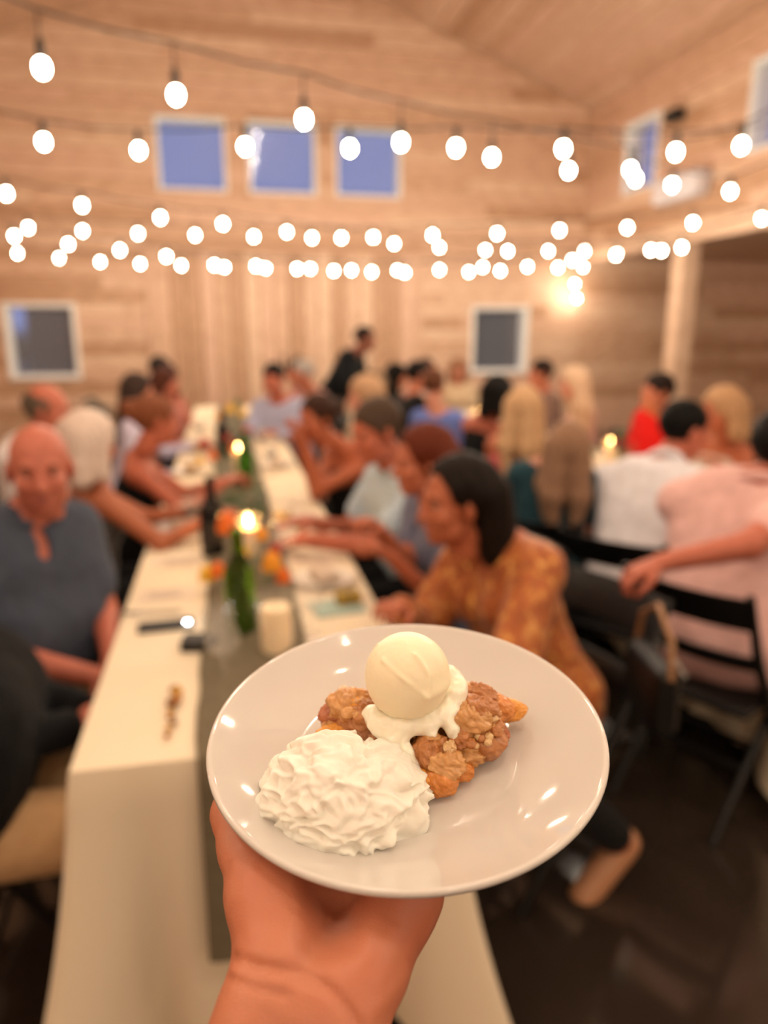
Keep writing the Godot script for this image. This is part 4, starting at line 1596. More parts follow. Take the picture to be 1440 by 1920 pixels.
func add_hair(style: String, cell: float) -> ArrayMesh:
	# in the head's own frame
	var f := Field.new(Vector3(-0.16, -0.42 if style == "long" else -0.21, -0.20), Vector3(0.16, 0.17, 0.13), cell)
	var b := Basis()
	var n := FastNoiseLite.new()
	n.seed = style.hash() % 1000
	n.frequency = 26.0
	match style:
		"short", "grey":
			f.ell(Vector3(0, 0.037, -0.020), b, Vector3(0.083, 0.094, 0.103), 0.02)
			f.clip(Vector3(0, -0.62, 0.78).normalized(), 0.020)
			f.clip(Vector3(0, -1, 0), 0.062)
		"fringe":      # cropped hair round the sides and the back of a bare crown
			f.ell(Vector3(0, 0.024, -0.022), b, Vector3(0.081, 0.084, 0.102), 0.02)
			f.ell(Vector3(0, 0.095, 0.03), b, Vector3(0.074, 0.066, 0.105), 0.012, true)
			f.clip(Vector3(0, -0.35, 0.94).normalized(), 0.022)
			f.clip(Vector3(0, -1, 0), 0.058)
		"long":
			f.ell(Vector3(0, 0.038, -0.022), b, Vector3(0.090, 0.096, 0.106), 0.02)
			for x in [-1.0, 1.0]:
				f.cap(Vector3(x * 0.070, 0.03, -0.02), Vector3(x * 0.095, -0.16, -0.015), 0.034, 0.036, 0.03)
				f.cap(Vector3(x * 0.095, -0.16, -0.015), Vector3(x * 0.080, -0.31, -0.03), 0.036, 0.020, 0.03)
				f.cap(Vector3(x * 0.045, 0.02, -0.075), Vector3(x * 0.060, -0.20, -0.085), 0.052, 0.050, 0.03)
				f.cap(Vector3(x * 0.060, -0.20, -0.085), Vector3(x * 0.050, -0.36, -0.085), 0.050, 0.024, 0.03)
			f.ell(Vector3(0, -0.035, 0.095), b, Vector3(0.056, 0.100, 0.085), 0.014, true)
		"bob":
			f.ell(Vector3(0, 0.038, -0.022), b, Vector3(0.094, 0.098, 0.110), 0.02)
			for x in [-1.0, 1.0]:
				f.cap(Vector3(x * 0.068, 0.03, -0.020), Vector3(x * 0.088, -0.115, -0.012), 0.034, 0.028, 0.03)
				f.cap(Vector3(x * 0.045, 0.02, -0.075), Vector3(x * 0.055, -0.125, -0.085), 0.054, 0.046, 0.03)
			f.ell(Vector3(0, -0.032, 0.098), b, Vector3(0.056, 0.096, 0.085), 0.014, true)
		"tucked":      # dark hair brushed behind the ear, falling to the shoulder at the back
			f.ell(Vector3(0, 0.038, -0.022), b, Vector3(0.086, 0.095, 0.108), 0.02)
			for x in [-1.0, 1.0]:
				f.cap(Vector3(x * 0.045, 0.02, -0.085), Vector3(x * 0.058, -0.135, -0.100), 0.055, 0.052, 0.03)
			f.clip(Vector3(0, -0.30, 0.95).normalized(), 0.030)
			f.ell(Vector3(0, -0.055, 0.055), b, Vector3(0.12, 0.080, 0.085), 0.012, true)
		"swept":       # chin-length hair swept back off the face
			f.ell(Vector3(0, 0.040, -0.022), b, Vector3(0.090, 0.098, 0.108), 0.02)
			for x in [-1.0, 1.0]:
				f.cap(Vector3(x * 0.060, 0.02, -0.060), Vector3(x * 0.070, -0.075, -0.065), 0.045, 0.036, 0.03)
				f.cap(Vector3(x * 0.040, 0.02, -0.080), Vector3(x * 0.045, -0.090, -0.090), 0.050, 0.040, 0.03)
			f.clip(Vector3(0, -0.25, 0.97).normalized(), 0.042)
			f.ell(Vector3(0, -0.060, 0.075), b, Vector3(0.12, 0.085, 0.085), 0.012, true)
		"bun":
			f.ell(Vector3(0, 0.036, -0.022), b, Vector3(0.083, 0.093, 0.104), 0.02)
			f.clip(Vector3(0, -0.55, 0.83).normalized(), 0.024)
			f.cap(Vector3(0, 0.03, -0.12), Vector3(0, 0.045, -0.135), 0.045, 0.040, 0.02)
	f.rough(n, 0.006, Vector3(1, 0.22, 1))
	var mb := MB.new()
	f.emit(mb)
	return mb.mesh()


var hair_shapes := {}
var eye_mesh: ArrayMesh
var iris_mesh: ArrayMesh
var brow_mesh: ArrayMesh


func person(d: Dictionary) -> Node3D:
	# d: at (hip on the floor plan), face (degrees), sex, lod, skin, hair, hair_color, top (kind), top_color, ... hands are in the room's own axes
	var lod: int = d.get("lod", 2)
	var cell: float = [0.0125, 0.017, 0.024][lod]
	var fine: float = [0.0048, 0.0075, 0.0105][lod]
	var sex: int = d.get("sex", 0)
	var size: float = d.get("size", 1.0 if sex == 0 else 0.955)
	var own := thing("person", d.label, "person", Vector3(d.at.x, 0, d.at.y), deg_to_rad(d.face))
	var inv := own.transform.affine_inverse()
	var standing: bool = d.get("standing", false)
	var hip := Vector3(0, 0.545 if not standing else 0.92 * size, 0)
	var tb := Basis.from_euler(Vector3(deg_to_rad(d.get("lean", 6.0)), deg_to_rad(d.get("twist", 0.0)), deg_to_rad(d.get("tilt", 0.0))))
	var T := Transform3D(tb.scaled(Vector3(size, size, size)), hip)
	var caps := torso_caps(sex, d.get("belly", 0.0))
	var sx := 0.182 if sex == 0 else 0.155
	var sy := 0.448 if sex == 0 else 0.436
	var neck0 := T * Vector3(0, sy + 0.02, -0.018)
	var head_at := T * Vector3(0, sy + 0.222, 0.030) + Vector3(0, 0, 0.0)
	if d.has("head"):
		head_at = inv * d.head
	var hb := Basis.from_euler(Vector3(deg_to_rad(d.get("nod", 6.0)), deg_to_rad(d.get("look", 0.0)), deg_to_rad(d.get("cock", 0.0))))
	var H := Transform3D(hb.scaled(Vector3(size, size, size)), head_at)
	var neck1 := H * Vector3(0, -0.075, -0.022)
	# limbs
	var arms := []
	for s in [-1.0, 1.0]:
		var key := "left" if s > 0.0 else "right"
		var sh := T * Vector3(sx * s, sy - 0.004, -0.006)
		var target: Vector3 = inv * d[key] if d.has(key) else hip + Vector3(0.11 * s, 0.11, 0.30)
		var pole: Vector3 = Vector3(0.55 * s, -1.0, -0.35)
		if d.has(key + "_pole"):
			pole = inv.basis * d[key + "_pole"]
		arms.append(reach(sh, target, 0.285 * size, 0.255 * size, pole))
	var legs := []
	for s in [-1.0, 1.0]:
		var key := "left" if s > 0.0 else "right"
		var h := hip + Vector3(0.088 * s, -0.02, 0.01) * size
		var knee := hip + Vector3(0.115 * s, -0.025, 0.43 * size)
		var ankle := Vector3(0.115 * s, 0.085, 0.43 * size - 0.03)
		if standing:
			knee = Vector3(0.10 * s, 0.50 * size, 0.03)
			ankle = Vector3(0.10 * s, 0.085, -0.02)
		if d.has(key + "_knee"):
			knee = inv * d[key + "_knee"]
			ankle = inv * d[key + "_ankle"]
		legs.append([h, knee, ankle])

	# bounds of everything below the head
	var lo := hip - Vector3(0.24, 0.2, 0.22)
	var hi := hip + Vector3(0.24, 0.2, 0.22)
	for p in [neck1, arms[0][0], arms[0][1], arms[0][2], arms[1][0], arms[1][1], arms[1][2], legs[0][1], legs[0][2], legs[1][1], legs[1][2], T * Vector3(0, 0.3, 0.1), T * Vector3(0, 0.45, -0.1)]:
		lo = lo.min(p - Vector3(0.17, 0.12, 0.17))
		hi = hi.max(p + Vector3(0.17, 0.14, 0.20))
	lo.y = maxf(lo.y, -0.02)
	# --- the body: one continuous surface
	var f := Field.new(lo, hi, cell)
	var k := 0.045
	for c in caps:
		f.cap(T * Vector3(-c[0], c[1], c[2]), T * Vector3(c[0], c[1], c[2]), c[3] * size, c[3] * size, k)
	if sex == 1:
		for s in [-1.0, 1.0]:
			f.cap(T * Vector3(0.068 * s, 0.325, 0.070), T * Vector3(0.066 * s, 0.335, 0.072), 0.060 * size, 0.056 * size, 0.03)
	f.cap(neck0, neck1, (0.058 if sex == 0 else 0.048) * size, (0.056 if sex == 0 else 0.047) * size, 0.03)
	var ar := 1.0 if sex == 0 else 0.84
	for a in arms:
		f.cap(neck0 + (a[0] - neck0) * 0.25, a[0], 0.05 * size, 0.054 * ar * size, 0.04)
		f.cap(a[0], a[1], 0.053 * ar * size, 0.042 * ar * size, 0.03)
		f.cap(a[1], a[2], 0.042 * ar * size, 0.028 * ar * size, 0.012)
	for l in legs:
		f.cap(l[0], l[1], 0.088 * size, 0.060 * size, 0.04)
		f.cap(l[1], l[2], 0.058 * size, 0.040 * size, 0.015)
		var toe: Vector3 = (l[2] - l[1]).normalized()
		var fwd := (Vector3(0, 0, 1) if toe.y < -0.85 else Vector3(toe.x * 0.0, -0.5, 1).normalized())
		if d.has("left_knee") or d.has("right_knee"):
			fwd = (inv.basis * d.get("toes", Vector3(0, -0.3, 1))).normalized()
		f.cap(l[2] + Vector3(0, -0.03, -0.02), l[2] + Vector3(0, -0.045, 0) + fwd * 0.15, 0.040, 0.032, 0.02)
	var mb := MB.new()
	f.emit(mb)
	for i in 2:
		var a: Array = arms[i]
		var z: Vector3 = (a[2] - a[1]).normalized()
		z = (z + Vector3(0, -0.2 if z.y > -0.5 else 0.3, 0)).normalized()
		var y := (Vector3.UP - z * z.y).normalized() if absf(z.y) < 0.97 else Vector3(0, 0, 1)
		var x := y.cross(z)
		var sgn := 1.0 if i == 0 else -1.0
		add_hand(mb, Transform3D(Basis(x, y, z).scaled(Vector3.ONE * size * (1.0 if sex == 0 else 0.92)), a[2]), sgn, [0.0042, 0.0055, 0.0075][lod], d.get("curl", 0.7))
	add_head(mb, H, fine, sex)
	var sk := skin(d.get("skin", Color(0.80, 0.55, 0.43)))
	part("body", mb.mesh(), sk, own)

	# --- clothes: the same forms a little larger, ending at neckline, cuffs, waist and hems
	var top: String = d.get("top", "short")
	var g := 0.014 if sex == 0 else 0.010
	f = Field.new(lo, hi, cell)
	var bare := top == "strapless" or top == "tank"
	for i in caps.size():
		var c: Array = caps[i]
		if i == caps.size() - 1 and not d.get("collar", false):
			continue
		if bare and i == caps.size() - 2:
			if top == "tank":
				for s in [-1.0, 1.0]:
					f.cap(T * Vector3(0.075 * s, 0.36, 0.03), T * Vector3(0.085 * s, 0.455, -0.01), 0.050 * size, 0.036 * size, 0.03)
			continue
		var e := g + (0.01 if i < 3 else 0.0)
		f.cap(T * Vector3(-c[0], c[1], c[2]), T * Vector3(c[0], c[1], c[2]), c[3] * size + e, c[3] * size + e, k)
	if sex == 1:
		for s in [-1.0, 1.0]:
			f.cap(T * Vector3(0.068 * s, 0.325, 0.070), T * Vector3(0.066 * s, 0.335, 0.072), 0.060 * size + g, 0.056 * size + g, 0.03)
	if not bare:
		for a in arms:
			f.cap(neck0 + (a[0] - neck0) * 0.35, a[0], 0.05 * size + g * 0.7, 0.054 * ar * size + g, 0.04)
			var t := 0.62 if top == "short" else 1.0
			var puff: float = d.get("puff", 0.0)
			f.cap(a[0], a[0].lerp(a[1], t), 0.053 * ar * size + g + 0.004 + puff * 0.6, lerpf(0.053, 0.042, t) * ar * size + g + 0.006 + puff, 0.03)
			if top == "long":
				f.cap(a[1], a[1].lerp(a[2], 0.93), 0.042 * ar * size + g + puff, 0.029 * ar * size + g + puff * 0.6, 0.012)
			elif top == "short":
				pass
	if top == "strapless":
		f.clip((tb.y + tb.z * 0.12).normalized(), (tb.y + tb.z * 0.12).normalized().dot(T * Vector3(0, 0.415, 0.05)))
	elif top == "tank":
		f.clip((tb.y + tb.z * 0.35).normalized(), (tb.y + tb.z * 0.35).normalized().dot(T * Vector3(0, 0.452, 0.02)))
	else:          # an open neck
		f.cap(neck0.lerp(neck1, 0.45), neck1, 0.052 * size, 0.060 * size, 0.008, true)
		if d.get("vneck", false):
			f.cap(T * Vector3(0, sy + 0.02, 0.055), T * Vector3(0, sy - 0.040, 0.112), 0.026, 0.010, 0.008, true)
	var fn := FastNoiseLite.new()
	fn.seed = used["person"] * 7
	fn.frequency = 9.0
	fn.fractal_octaves = 2
	if lod < 2:
		f.rough(fn, 0.006)
	mb = MB.new()
	f.emit(mb)
	var tm := cloth(d.get("top_color", Color(0.5, 0.5, 0.5)), d.get("print", "plain"))
	var shirt := part("dress" if bare else ("blouse" if sex == 1 else "shirt"), mb.mesh(), tm, own)
	if d.get("collar", false):
		mb = MB.new()
		var ring := []
		for i in 13:
			var a := TAU * (0.06 + 0.88 * i / 12.0)
			ring.append(neck0.lerp(neck1, 0.52 - 0.20 * cos(a)) + tb * Vector3(sin(a) * 0.072, 0, cos(a) * 0.070 + 0.004) * size)
		mb.tube(ring, [0.010, 0.0165, 0.0165, 0.0165, 0.0165, 0.0165, 0.0165, 0.0165, 0.0165, 0.0165, 0.0165, 0.0165, 0.010], 8)
		part("collar", mb.mesh(), tm, shirt)
	f = Field.new(Vector3(lo.x, lo.y, lo.z), Vector3(hi.x, hip.y + 0.25, hi.z), cell)
	var e2 := 0.010
	f.cap(T * Vector3(-0.088, 0, 0), T * Vector3(0.088, 0, 0), 0.113 * size + e2 * 0.6, 0.113 * size + e2 * 0.6, k)
	for l in legs:
		f.cap(l[0], l[1], 0.088 * size + e2, 0.060 * size + e2 + 0.004, 0.04)
		f.cap(l[1], l[1].lerp(l[2], 0.92), 0.058 * size + e2 + 0.004, 0.045 * size + e2, 0.015)
	mb = MB.new()
	f.emit(mb)
	part("trousers", mb.mesh(), cloth(d.get("pants", Color(0.08, 0.08, 0.09))), own)
	if lod < 2:
		for l in legs:
			var fwd2 := Vector3(0, -0.05, 1).normalized()
			if d.has("left_knee") or d.has("right_knee"):
				fwd2 = (inv.basis * d.get("toes", Vector3(0, -0.3, 1))).normalized()
			var a: Vector3 = l[2] + Vector3(0, -0.03, -0.03)
			var b: Vector3 = l[2] + Vector3(0, -0.045, 0) + fwd2 * 0.16
			f = Field.new(a.min(b) - Vector3.ONE * 0.07, a.max(b) + Vector3.ONE * 0.07, 0.009)
			f.cap(a, b, 0.047, 0.040, 0.02)
			f.cap(a - Vector3(0, 0.012, 0), b - Vector3(0, 0.006, 0), 0.042, 0.038, 0.01)
			mb = MB.new()
			f.emit(mb)
			part("shoe", mb.mesh(), mat(d.get("shoe", Color(0.12, 0.08, 0.06)), 0.5), own)

	# --- hair and face
	var style: String = d.get("hair", "short")
	if style != "none":
		var hk := "%s|%d" % [style, lod]
		if not hair_shapes.has(hk):
			hair_shapes[hk] = add_hair(style, [0.0060, 0.0085, 0.0115][lod])
		part("hair", hair_shapes[hk], hair_mat(d.get("hair_color", Color(0.2, 0.14, 0.1))), own, H)
	if eye_mesh == null:
		mb = MB.new()
		mb.ball(Vector3.ZERO, Vector3(0.0105, 0.0062, 0.0085), 14, 10)
		eye_mesh = mb.mesh()
		mb = MB.new()
		mb.ball(Vector3.ZERO, Vector3(0.0056, 0.0056, 0.0020), 10, 6)
		iris_mesh = mb.mesh()
		mb = MB.new()
		mb.tube([Vector3(-0.015, -0.003, -0.004), Vector3(-0.005, 0.002, 0.001), Vector3(0.006, 0.002, 0.001), Vector3(0.016, -0.003, -0.006)], [0.0018, 0.0034, 0.0032, 0.0016], 6)
		brow_mesh = mb.mesh()
	var s := 1.0 if sex == 0 else 0.95
	for x in [-1.0, 1.0]:
		var eye := part("eye", eye_mesh, mat(Color(0.62, 0.52, 0.46), 0.3), own, H * Transform3D(Basis(), Vector3(x * 0.031, 0.003, 0.0745) * s))
		if lod < 2:
			part("iris", iris_mesh, mat(Color(0.10, 0.07, 0.05), 0.2), eye, Transform3D(Basis(), Vector3(0, 0, 0.0076)))
			part("eyebrow", brow_mesh, hair_mat(d.get("brow", d.get("hair_color", Color(0.2, 0.14, 0.1)))), own, H * Transform3D(Basis(), Vector3(x * 0.032, 0.0235, 0.0835) * s))
	if lod < 2:
		mb = MB.new()
		mb.tube([Vector3(-0.020, -0.066, 0.0795) * s, Vector3(-0.010, -0.0635, 0.0885) * s, Vector3(0.010, -0.0635, 0.0885) * s, Vector3(0.020, -0.066, 0.0795) * s], [0.0022, 0.0042, 0.0042, 0.0022], 6)
		mb.tube([Vector3(-0.018, -0.067, 0.0795) * s, Vector3(-0.008, -0.0715, 0.0885) * s, Vector3(0.008, -0.0715, 0.0885) * s, Vector3(0.018, -0.067, 0.0795) * s], [0.0022, 0.0048, 0.0048, 0.0022], 6)
		part("lips", mb.mesh(), mat(Color(0.62, 0.33, 0.29), 0.4), own, H)
	return own


var chair_proto: Node3D


func make_chair(label: String) -> Node3D:
	var o := thing("folding_chair", label, "chair", Vector3.ZERO, 0.0, "")
	var black := mat(Color(0.018, 0.017, 0.017), 0.45, 0.0, "chair")
	var mb := MB.new()
	mb.rbox(Transform3D(Basis(Vector3.RIGHT, -0.04), Vector3(0, 0.425, 0.02)), Vector3(0.40, 0.035, 0.40), 0.015)
	part("seat", mb.mesh(), black, o)
	for s in [-1.0, 1.0]:
		mb = MB.new()
		mb.tube([Vector3(0.205 * s, 0.0, 0.24), Vector3(0.205 * s, 0.42, -0.045), Vector3(0.205 * s, 0.60, -0.165), Vector3(0.200 * s, 0.83, -0.265)], [0.014, 0.016, 0.016, 0.013], 10)
		part("front_leg", mb.mesh(), black, o)
		mb = MB.new()
		mb.tube([Vector3(0.180 * s, 0.0, -0.27), Vector3(0.180 * s, 0.42, 0.09)], [0.013], 10)
		part("rear_leg", mb.mesh(), black, o)
	for r in [[0.765, -0.238, 0.11], [0.585, -0.155, 0.05]]:
		mb = MB.new()
		var from := mb.v.size()
		var cols := 12
		for side in 2:           # a slat bowed to the back
			for i in cols + 1:
				var t := float(i) / cols * 2.0 - 1.0
				for j in 2:
					var yy: float = (j - 0.5) * r[2]
					mb.put(Vector3(t * 0.20, r[0] + yy, r[1] - 0.035 * (1.0 - t * t) - yy * 0.45 + (0.008 if side == 0 else -0.008)))
		for i in cols:
			var a := from + i * 2
			var b := from + (cols + 1) * 2 + i * 2
			mb.quad(a, a + 2, a + 3, a + 1)
			mb.quad(b, b + 1, b + 3, b + 2)
			mb.quad(a + 1, a + 3, b + 3, b + 1)
			mb.quad(a, b, b + 2, a + 2)
		mb.smooth(from)
		part("back_slat", mb.mesh(), black, o)
	for q in [[0.16, 0.135], [0.20, -0.10]]:
		mb = MB.new()
		mb.tube([Vector3(-0.19, q[0], q[1]), Vector3(0.19, q[0], q[1])], [0.009], 8)
		part("stretcher", mb.mesh(), black, o)
	return o


func chair(at: Vector2, face: float, label: String) -> void:
	if chair_proto == null:
		chair_proto = make_chair(label)
		chair_proto.position = Vector3(at.x, 0, at.y)
		chair_proto.rotation.y = deg_to_rad(face)
	else:
		dup(chair_proto, Vector3(at.x, 0, at.y), deg_to_rad(face), label)


func build_people() -> void:
	var tan := Color(0.79, 0.52, 0.40)
	var ruddy := Color(0.80, 0.50, 0.40)
	var warm := Color(0.74, 0.47, 0.33)
	var pale := Color(0.84, 0.62, 0.52)
	var dark := Color(0.10, 0.075, 0.06)
	var brown := Color(0.24, 0.16, 0.11)
	var grey := Color(0.42, 0.37, 0.32)
	var blond := Color(0.88, 0.72, 0.55)
	var ash := Color(0.55, 0.45, 0.35)
	var list := [
		# ---- left side of the middle tables, nearest first
		{"label": "person in a black shirt and khaki trousers at the near table corner, cut off", "at": Vector2(-0.70, -1.60), "face": 92, "sex": 0, "lod": 0, "size": 1.06, "belly": 0.10, "lean": 2, "top": "long", "top_color": Color(0.035, 0.038, 0.05), "pants": Color(0.76, 0.62, 0.46), "left": Vector3(-0.37, 0.70, -1.70), "right": Vector3(-0.38, 0.69, -1.64), "hair": "short", "hair_color": grey, "skin": ruddy, "curl": 0.9},
		{"label": "bald man in a slate grey polo shirt looking at the camera, hands in lap", "at": Vector2(-0.60, -2.20), "face": 48, "sex": 0, "lod": 0, "belly": 0.03, "lean": 3, "tilt": 0, "head": Vector3(-0.512, 1.198, -2.17), "look": -36, "nod": 4, "top": "short", "top_color": Color(0.27, 0.30, 0.36), "collar": true, "vneck": true, "pants": Color(0.55, 0.44, 0.30), "left": Vector3(-0.335, 0.69, -1.98), "right": Vector3(-0.37, 0.66, -1.95), "hair": "none", "brow": Color(0.45, 0.32, 0.24), "skin": Color(0.80, 0.50, 0.41), "curl": 0.9},
		{"label": "woman with a white-blond bob in a dark printed strapless top, her elbow on the table", "at": Vector2(-0.62, -2.98), "face": 112, "sex": 1, "lod": 0, "lean": 14, "head": Vector3(-0.50, 1.16, -2.92), "look": 25, "nod": 6, "top": "strapless", "top_color": Color(0.05, 0.048, 0.05), "print": "specks", "left": Vector3(-0.12, 0.84, -3.12), "right": Vector3(-0.07, 0.85, -2.95), "right_pole": Vector3(0.1, -1.0, 0.75), "hair": "bob", "hair_color": Color(0.95, 0.87, 0.82), "skin": warm},
		{"label": "man with short grey-brown hair in a pale shirt, seated behind the bald man", "at": Vector2(-0.95, -3.80), "face": 80, "sex": 0, "lod": 1, "lean": 2, "head": Vector3(-0.83, 1.20, -3.80), "look": 0, "top": "short", "top_color": Color(0.83, 0.80, 0.80), "collar": true, "hair": "fringe", "hair_color": grey, "skin": ruddy},
		{"label": "bare-shouldered woman in a black strapless dress leaning on the left side of the table", "at": Vector2(-0.53, -3.60), "face": 95, "sex": 1, "lod": 1, "lean": 16, "head": Vector3(-0.31, 1.17, -3.50), "look": 10, "nod": 10, "top": "strapless", "top_color": Color(0.02, 0.02, 0.022), "left": Vector3(-0.02, 0.86, -3.62), "right": Vector3(-0.02, 0.87, -3.52), "right_pole": Vector3(0.2, -1, 0.5), "hair": "bun", "hair_color": Color(0.55, 0.33, 0.22), "skin": Color(0.78, 0.47, 0.36)},
		{"label": "woman with long dark hair in a lavender-white blouse on the left side of the table", "at": Vector2(-0.66, -5.05), "face": 88, "sex": 1, "lod": 2, "lean": 10, "head": Vector3(-0.55, 1.18, -5.10), "look": 0, "top": "long", "top_color": Color(0.80, 0.78, 0.88), "left": Vector3(-0.20, 0.82, -5.15), "hair": "long", "hair_color": Color(0.26, 0.20, 0.18), "skin": tan},
		{"label": "woman with reddish-brown hair in a pale pink top, left side, beyond the lavender blouse", "at": Vector2(-0.60, -5.95), "face": 75, "sex": 1, "lod": 2, "lean": 8, "head": Vector3(-0.44, 1.17, -5.9), "top": "short", "top_color": Color(0.86, 0.70, 0.66), "hair": "long", "hair_color": Color(0.36, 0.20, 0.15), "skin": ruddy},
		{"label": "dark-haired man in a light grey shirt at the far left of the middle table", "at": Vector2(-0.68, -7.40), "face": 85, "sex": 0, "lod": 2, "lean": 6, "top": "long", "top_color": Color(0.72, 0.72, 0.74), "hair": "short", "hair_color": dark, "skin": tan},
		{"label": "woman with auburn hair in a rose dress at the far left end of the table", "at": Vector2(-0.52, -6.75), "face": 40, "sex": 1, "lod": 2, "lean": 4, "top": "tank", "top_color": Color(0.78, 0.52, 0.48), "hair": "long", "hair_color": Color(0.30, 0.15, 0.11), "skin": ruddy},
		# ---- right side of the middle tables
		{"label": "woman with dark hair brushed behind her ear, in a bronze satin blouse with gold flowers", "at": Vector2(0.86, -1.86), "face": -72, "sex": 1, "lod": 0, "size": 1.0, "lean": 18, "tilt": 4, "head": Vector3(0.585, 1.125, -1.84), "look": -8, "nod": 2, "top": "long", "top_color": Color(0.64, 0.36, 0.19), "print": "floral", "puff": 0.014, "vneck": true, "pants": Color(0.05, 0.045, 0.05), "shoe": Color(0.72, 0.52, 0.38), "left": Vector3(0.40, 0.83, -1.60), "left_pole": Vector3(0.8, -0.9, 0.7), "right": Vector3(0.42, 0.86, -1.78), "left_knee": Vector3(0.72, 0.50, -1.50), "left_ankle": Vector3(1.05, 0.14, -1.68), "right_knee": Vector3(0.42, 0.52, -1.86), "right_ankle": Vector3(0.50, 0.09, -1.80), "toes": Vector3(-0.7, -0.6, 0.25), "hair": "tucked", "hair_color": Color(0.115, 0.078, 0.055), "skin": Color(0.76, 0.47, 0.33)},
		{"label": "woman with auburn hair in a blue-grey top, chin on her hands, beside the bronze blouse", "at": Vector2(0.80, -2.42), "face": -80, "sex": 1, "lod": 0, "lean": 14, "head": Vector3(0.62, 1.15, -2.32), "look": -5, "nod": 4, "top": "short", "top_color": Color(0.42, 0.44, 0.53), "vneck": true, "left": Vector3(0.47, 0.90, -2.10), "left_pole": Vector3(0.2, -1.0, 0.2), "right": Vector3(0.45, 0.96, -2.22), "right_pole": Vector3(0.3, -1, -0.1), "curl": 1.1, "hair": "swept", "hair_color": Color(0.42, 0.18, 0.10), "skin": Color(0.78, 0.49, 0.36)},
		{"label": "man with short grey-brown hair in a pale blue checked shirt, forearm along the table", "at": Vector2(0.79, -2.86), "face": -78, "sex": 0, "lod": 0, "lean": 16, "head": Vector3(0.555, 1.195, -2.76), "look": 10, "nod": 14, "top": "short", "top_color": Color(0.76, 0.82, 0.88), "print": "check", "collar": true, "left": Vector3(0.27, 0.82, -2.62), "left_pole": Vector3(0.5, -0.8, 0.9), "right": Vector3(0.30, 0.82, -2.90), "hair": "short", "hair_color": Color(0.33, 0.26, 0.21), "skin": Color(0.77, 0.47, 0.36), "curl": 0.3},
		{"label": "bare-shouldered woman in a black strapless top with brown hair pinned up, right of the candle", "at": Vector2(0.66, -3.62), "face": -60, "sex": 1, "lod": 1, "lean": 12, "head": Vector3(0.42, 1.16, -3.52), "look": 0, "nod": 6, "top": "strapless", "top_color": Color(0.015, 0.015, 0.017), "left": Vector3(0.345, 1.07, -3.43), "left_pole": Vector3(-1.0, -1.0, 0.1), "right": Vector3(0.34, 1.02, -3.45), "right_pole": Vector3(0.2, -1, -0.1), "hair": "bun", "hair_color": Color(0.25, 0.15, 0.10), "skin": Color(0.76, 0.46, 0.32), "curl": 1.0},
		{"label": "woman with pale blond hair behind the man in the checked shirt", "at": Vector2(0.92, -4.35), "face": -85, "sex": 1, "lod": 2, "lean": 8, "head": Vector3(0.80, 1.19, -4.33), "top": "short", "top_color": Color(0.82, 0.72, 0.66), "hair": "bob", "hair_color": Color(0.80, 0.64, 0.50), "skin": pale},
		{"label": "man with a light shirt and sandy grey hair, next along from the pale blond woman", "at": Vector2(0.98, -4.95), "face": -88, "sex": 0, "lod": 2, "lean": 6, "head": Vector3(0.93, 1.19, -4.80), "top": "short", "top_color": Color(0.80, 0.75, 0.66), "hair": "short", "hair_color": ash, "skin": tan},
		{"label": "dark-haired man in a lavender shirt leaning over the table towards the camera", "at": Vector2(0.50, -6.08), "face": -30, "sex": 0, "lod": 2, "lean": 20, "head": Vector3(0.37, 1.20, -5.85), "look": 10, "nod": 14, "top": "long", "top_color": Color(0.70, 0.72, 0.84), "left": Vector3(0.36, 0.83, -5.55), "right": Vector3(0.14, 0.84, -5.72), "hair": "short", "hair_color": Color(0.09, 0.07, 0.06), "skin": ruddy},
		{"label": "man with white hair at the far right of the middle table, behind the lavender shirt", "at": Vector2(0.80, -6.60), "face": -70, "sex": 0, "lod": 2, "lean": 8, "head": Vector3(0.66, 1.20, -6.50), "top": "short", "top_color": Color(0.72, 0.55, 0.52), "hair": "short", "hair_color": Color(0.78, 0.76, 0.74), "skin": tan},
		{"label": "woman in a rose top with brown hair, right side, near the far table end", "at": Vector2(0.78, -7.50), "face": -80, "sex": 1, "lod": 2, "lean": 6, "top": "short", "top_color": Color(0.74, 0.45, 0.45), "hair": "bob", "hair_color": brown, "skin": tan},
		{"label": "standing person in dark clothes bending forward before the barn doors", "at": Vector2(1.06, -7.55), "face": 62, "sex": 0, "lod": 2, "standing": true, "lean": 30, "top": "long", "top_color": Color(0.07, 0.085, 0.10), "pants": Color(0.09, 0.09, 0.10), "hair": "short", "hair_color": Color(0.12, 0.09, 0.08), "skin": Color(0.62, 0.42, 0.34), "left": Vector3(1.45, 0.98, -7.25), "right": Vector3(1.40, 0.98, -7.10)},
		{"label": "person in a periwinkle shirt seated with back turned, just past the auburn-haired woman", "at": Vector2(1.46, -5.06), "face": 150, "sex": 1, "lod": 2, "lean": 6, "head": Vector3(1.45, 1.19, -5.12), "top": "long", "top_color": Color(0.42, 0.50, 0.78), "hair": "short", "hair_color": Color(0.42, 0.26, 0.18), "skin": pale},
		# ---- the right-hand tables
		{"label": "dark-haired person in black at the far left of the right-hand table, nearer the barn doors", "at": Vector2(1.42, -6.55), "face": 80, "sex": 1, "lod": 2, "lean": 6, "top": "long", "top_color": Color(0.07, 0.07, 0.075), "hair": "long", "hair_color": Color(0.08, 0.065, 0.055), "skin": tan},
		{"label": "person with black hair and black jacket beside the other dark-haired guest, far middle", "at": Vector2(1.46, -5.95), "face": 95, "sex": 0, "lod": 2, "lean": 6, "top": "long", "top_color": Color(0.09, 0.085, 0.085), "hair": "short", "hair_color": Color(0.10, 0.08, 0.07), "skin": tan},
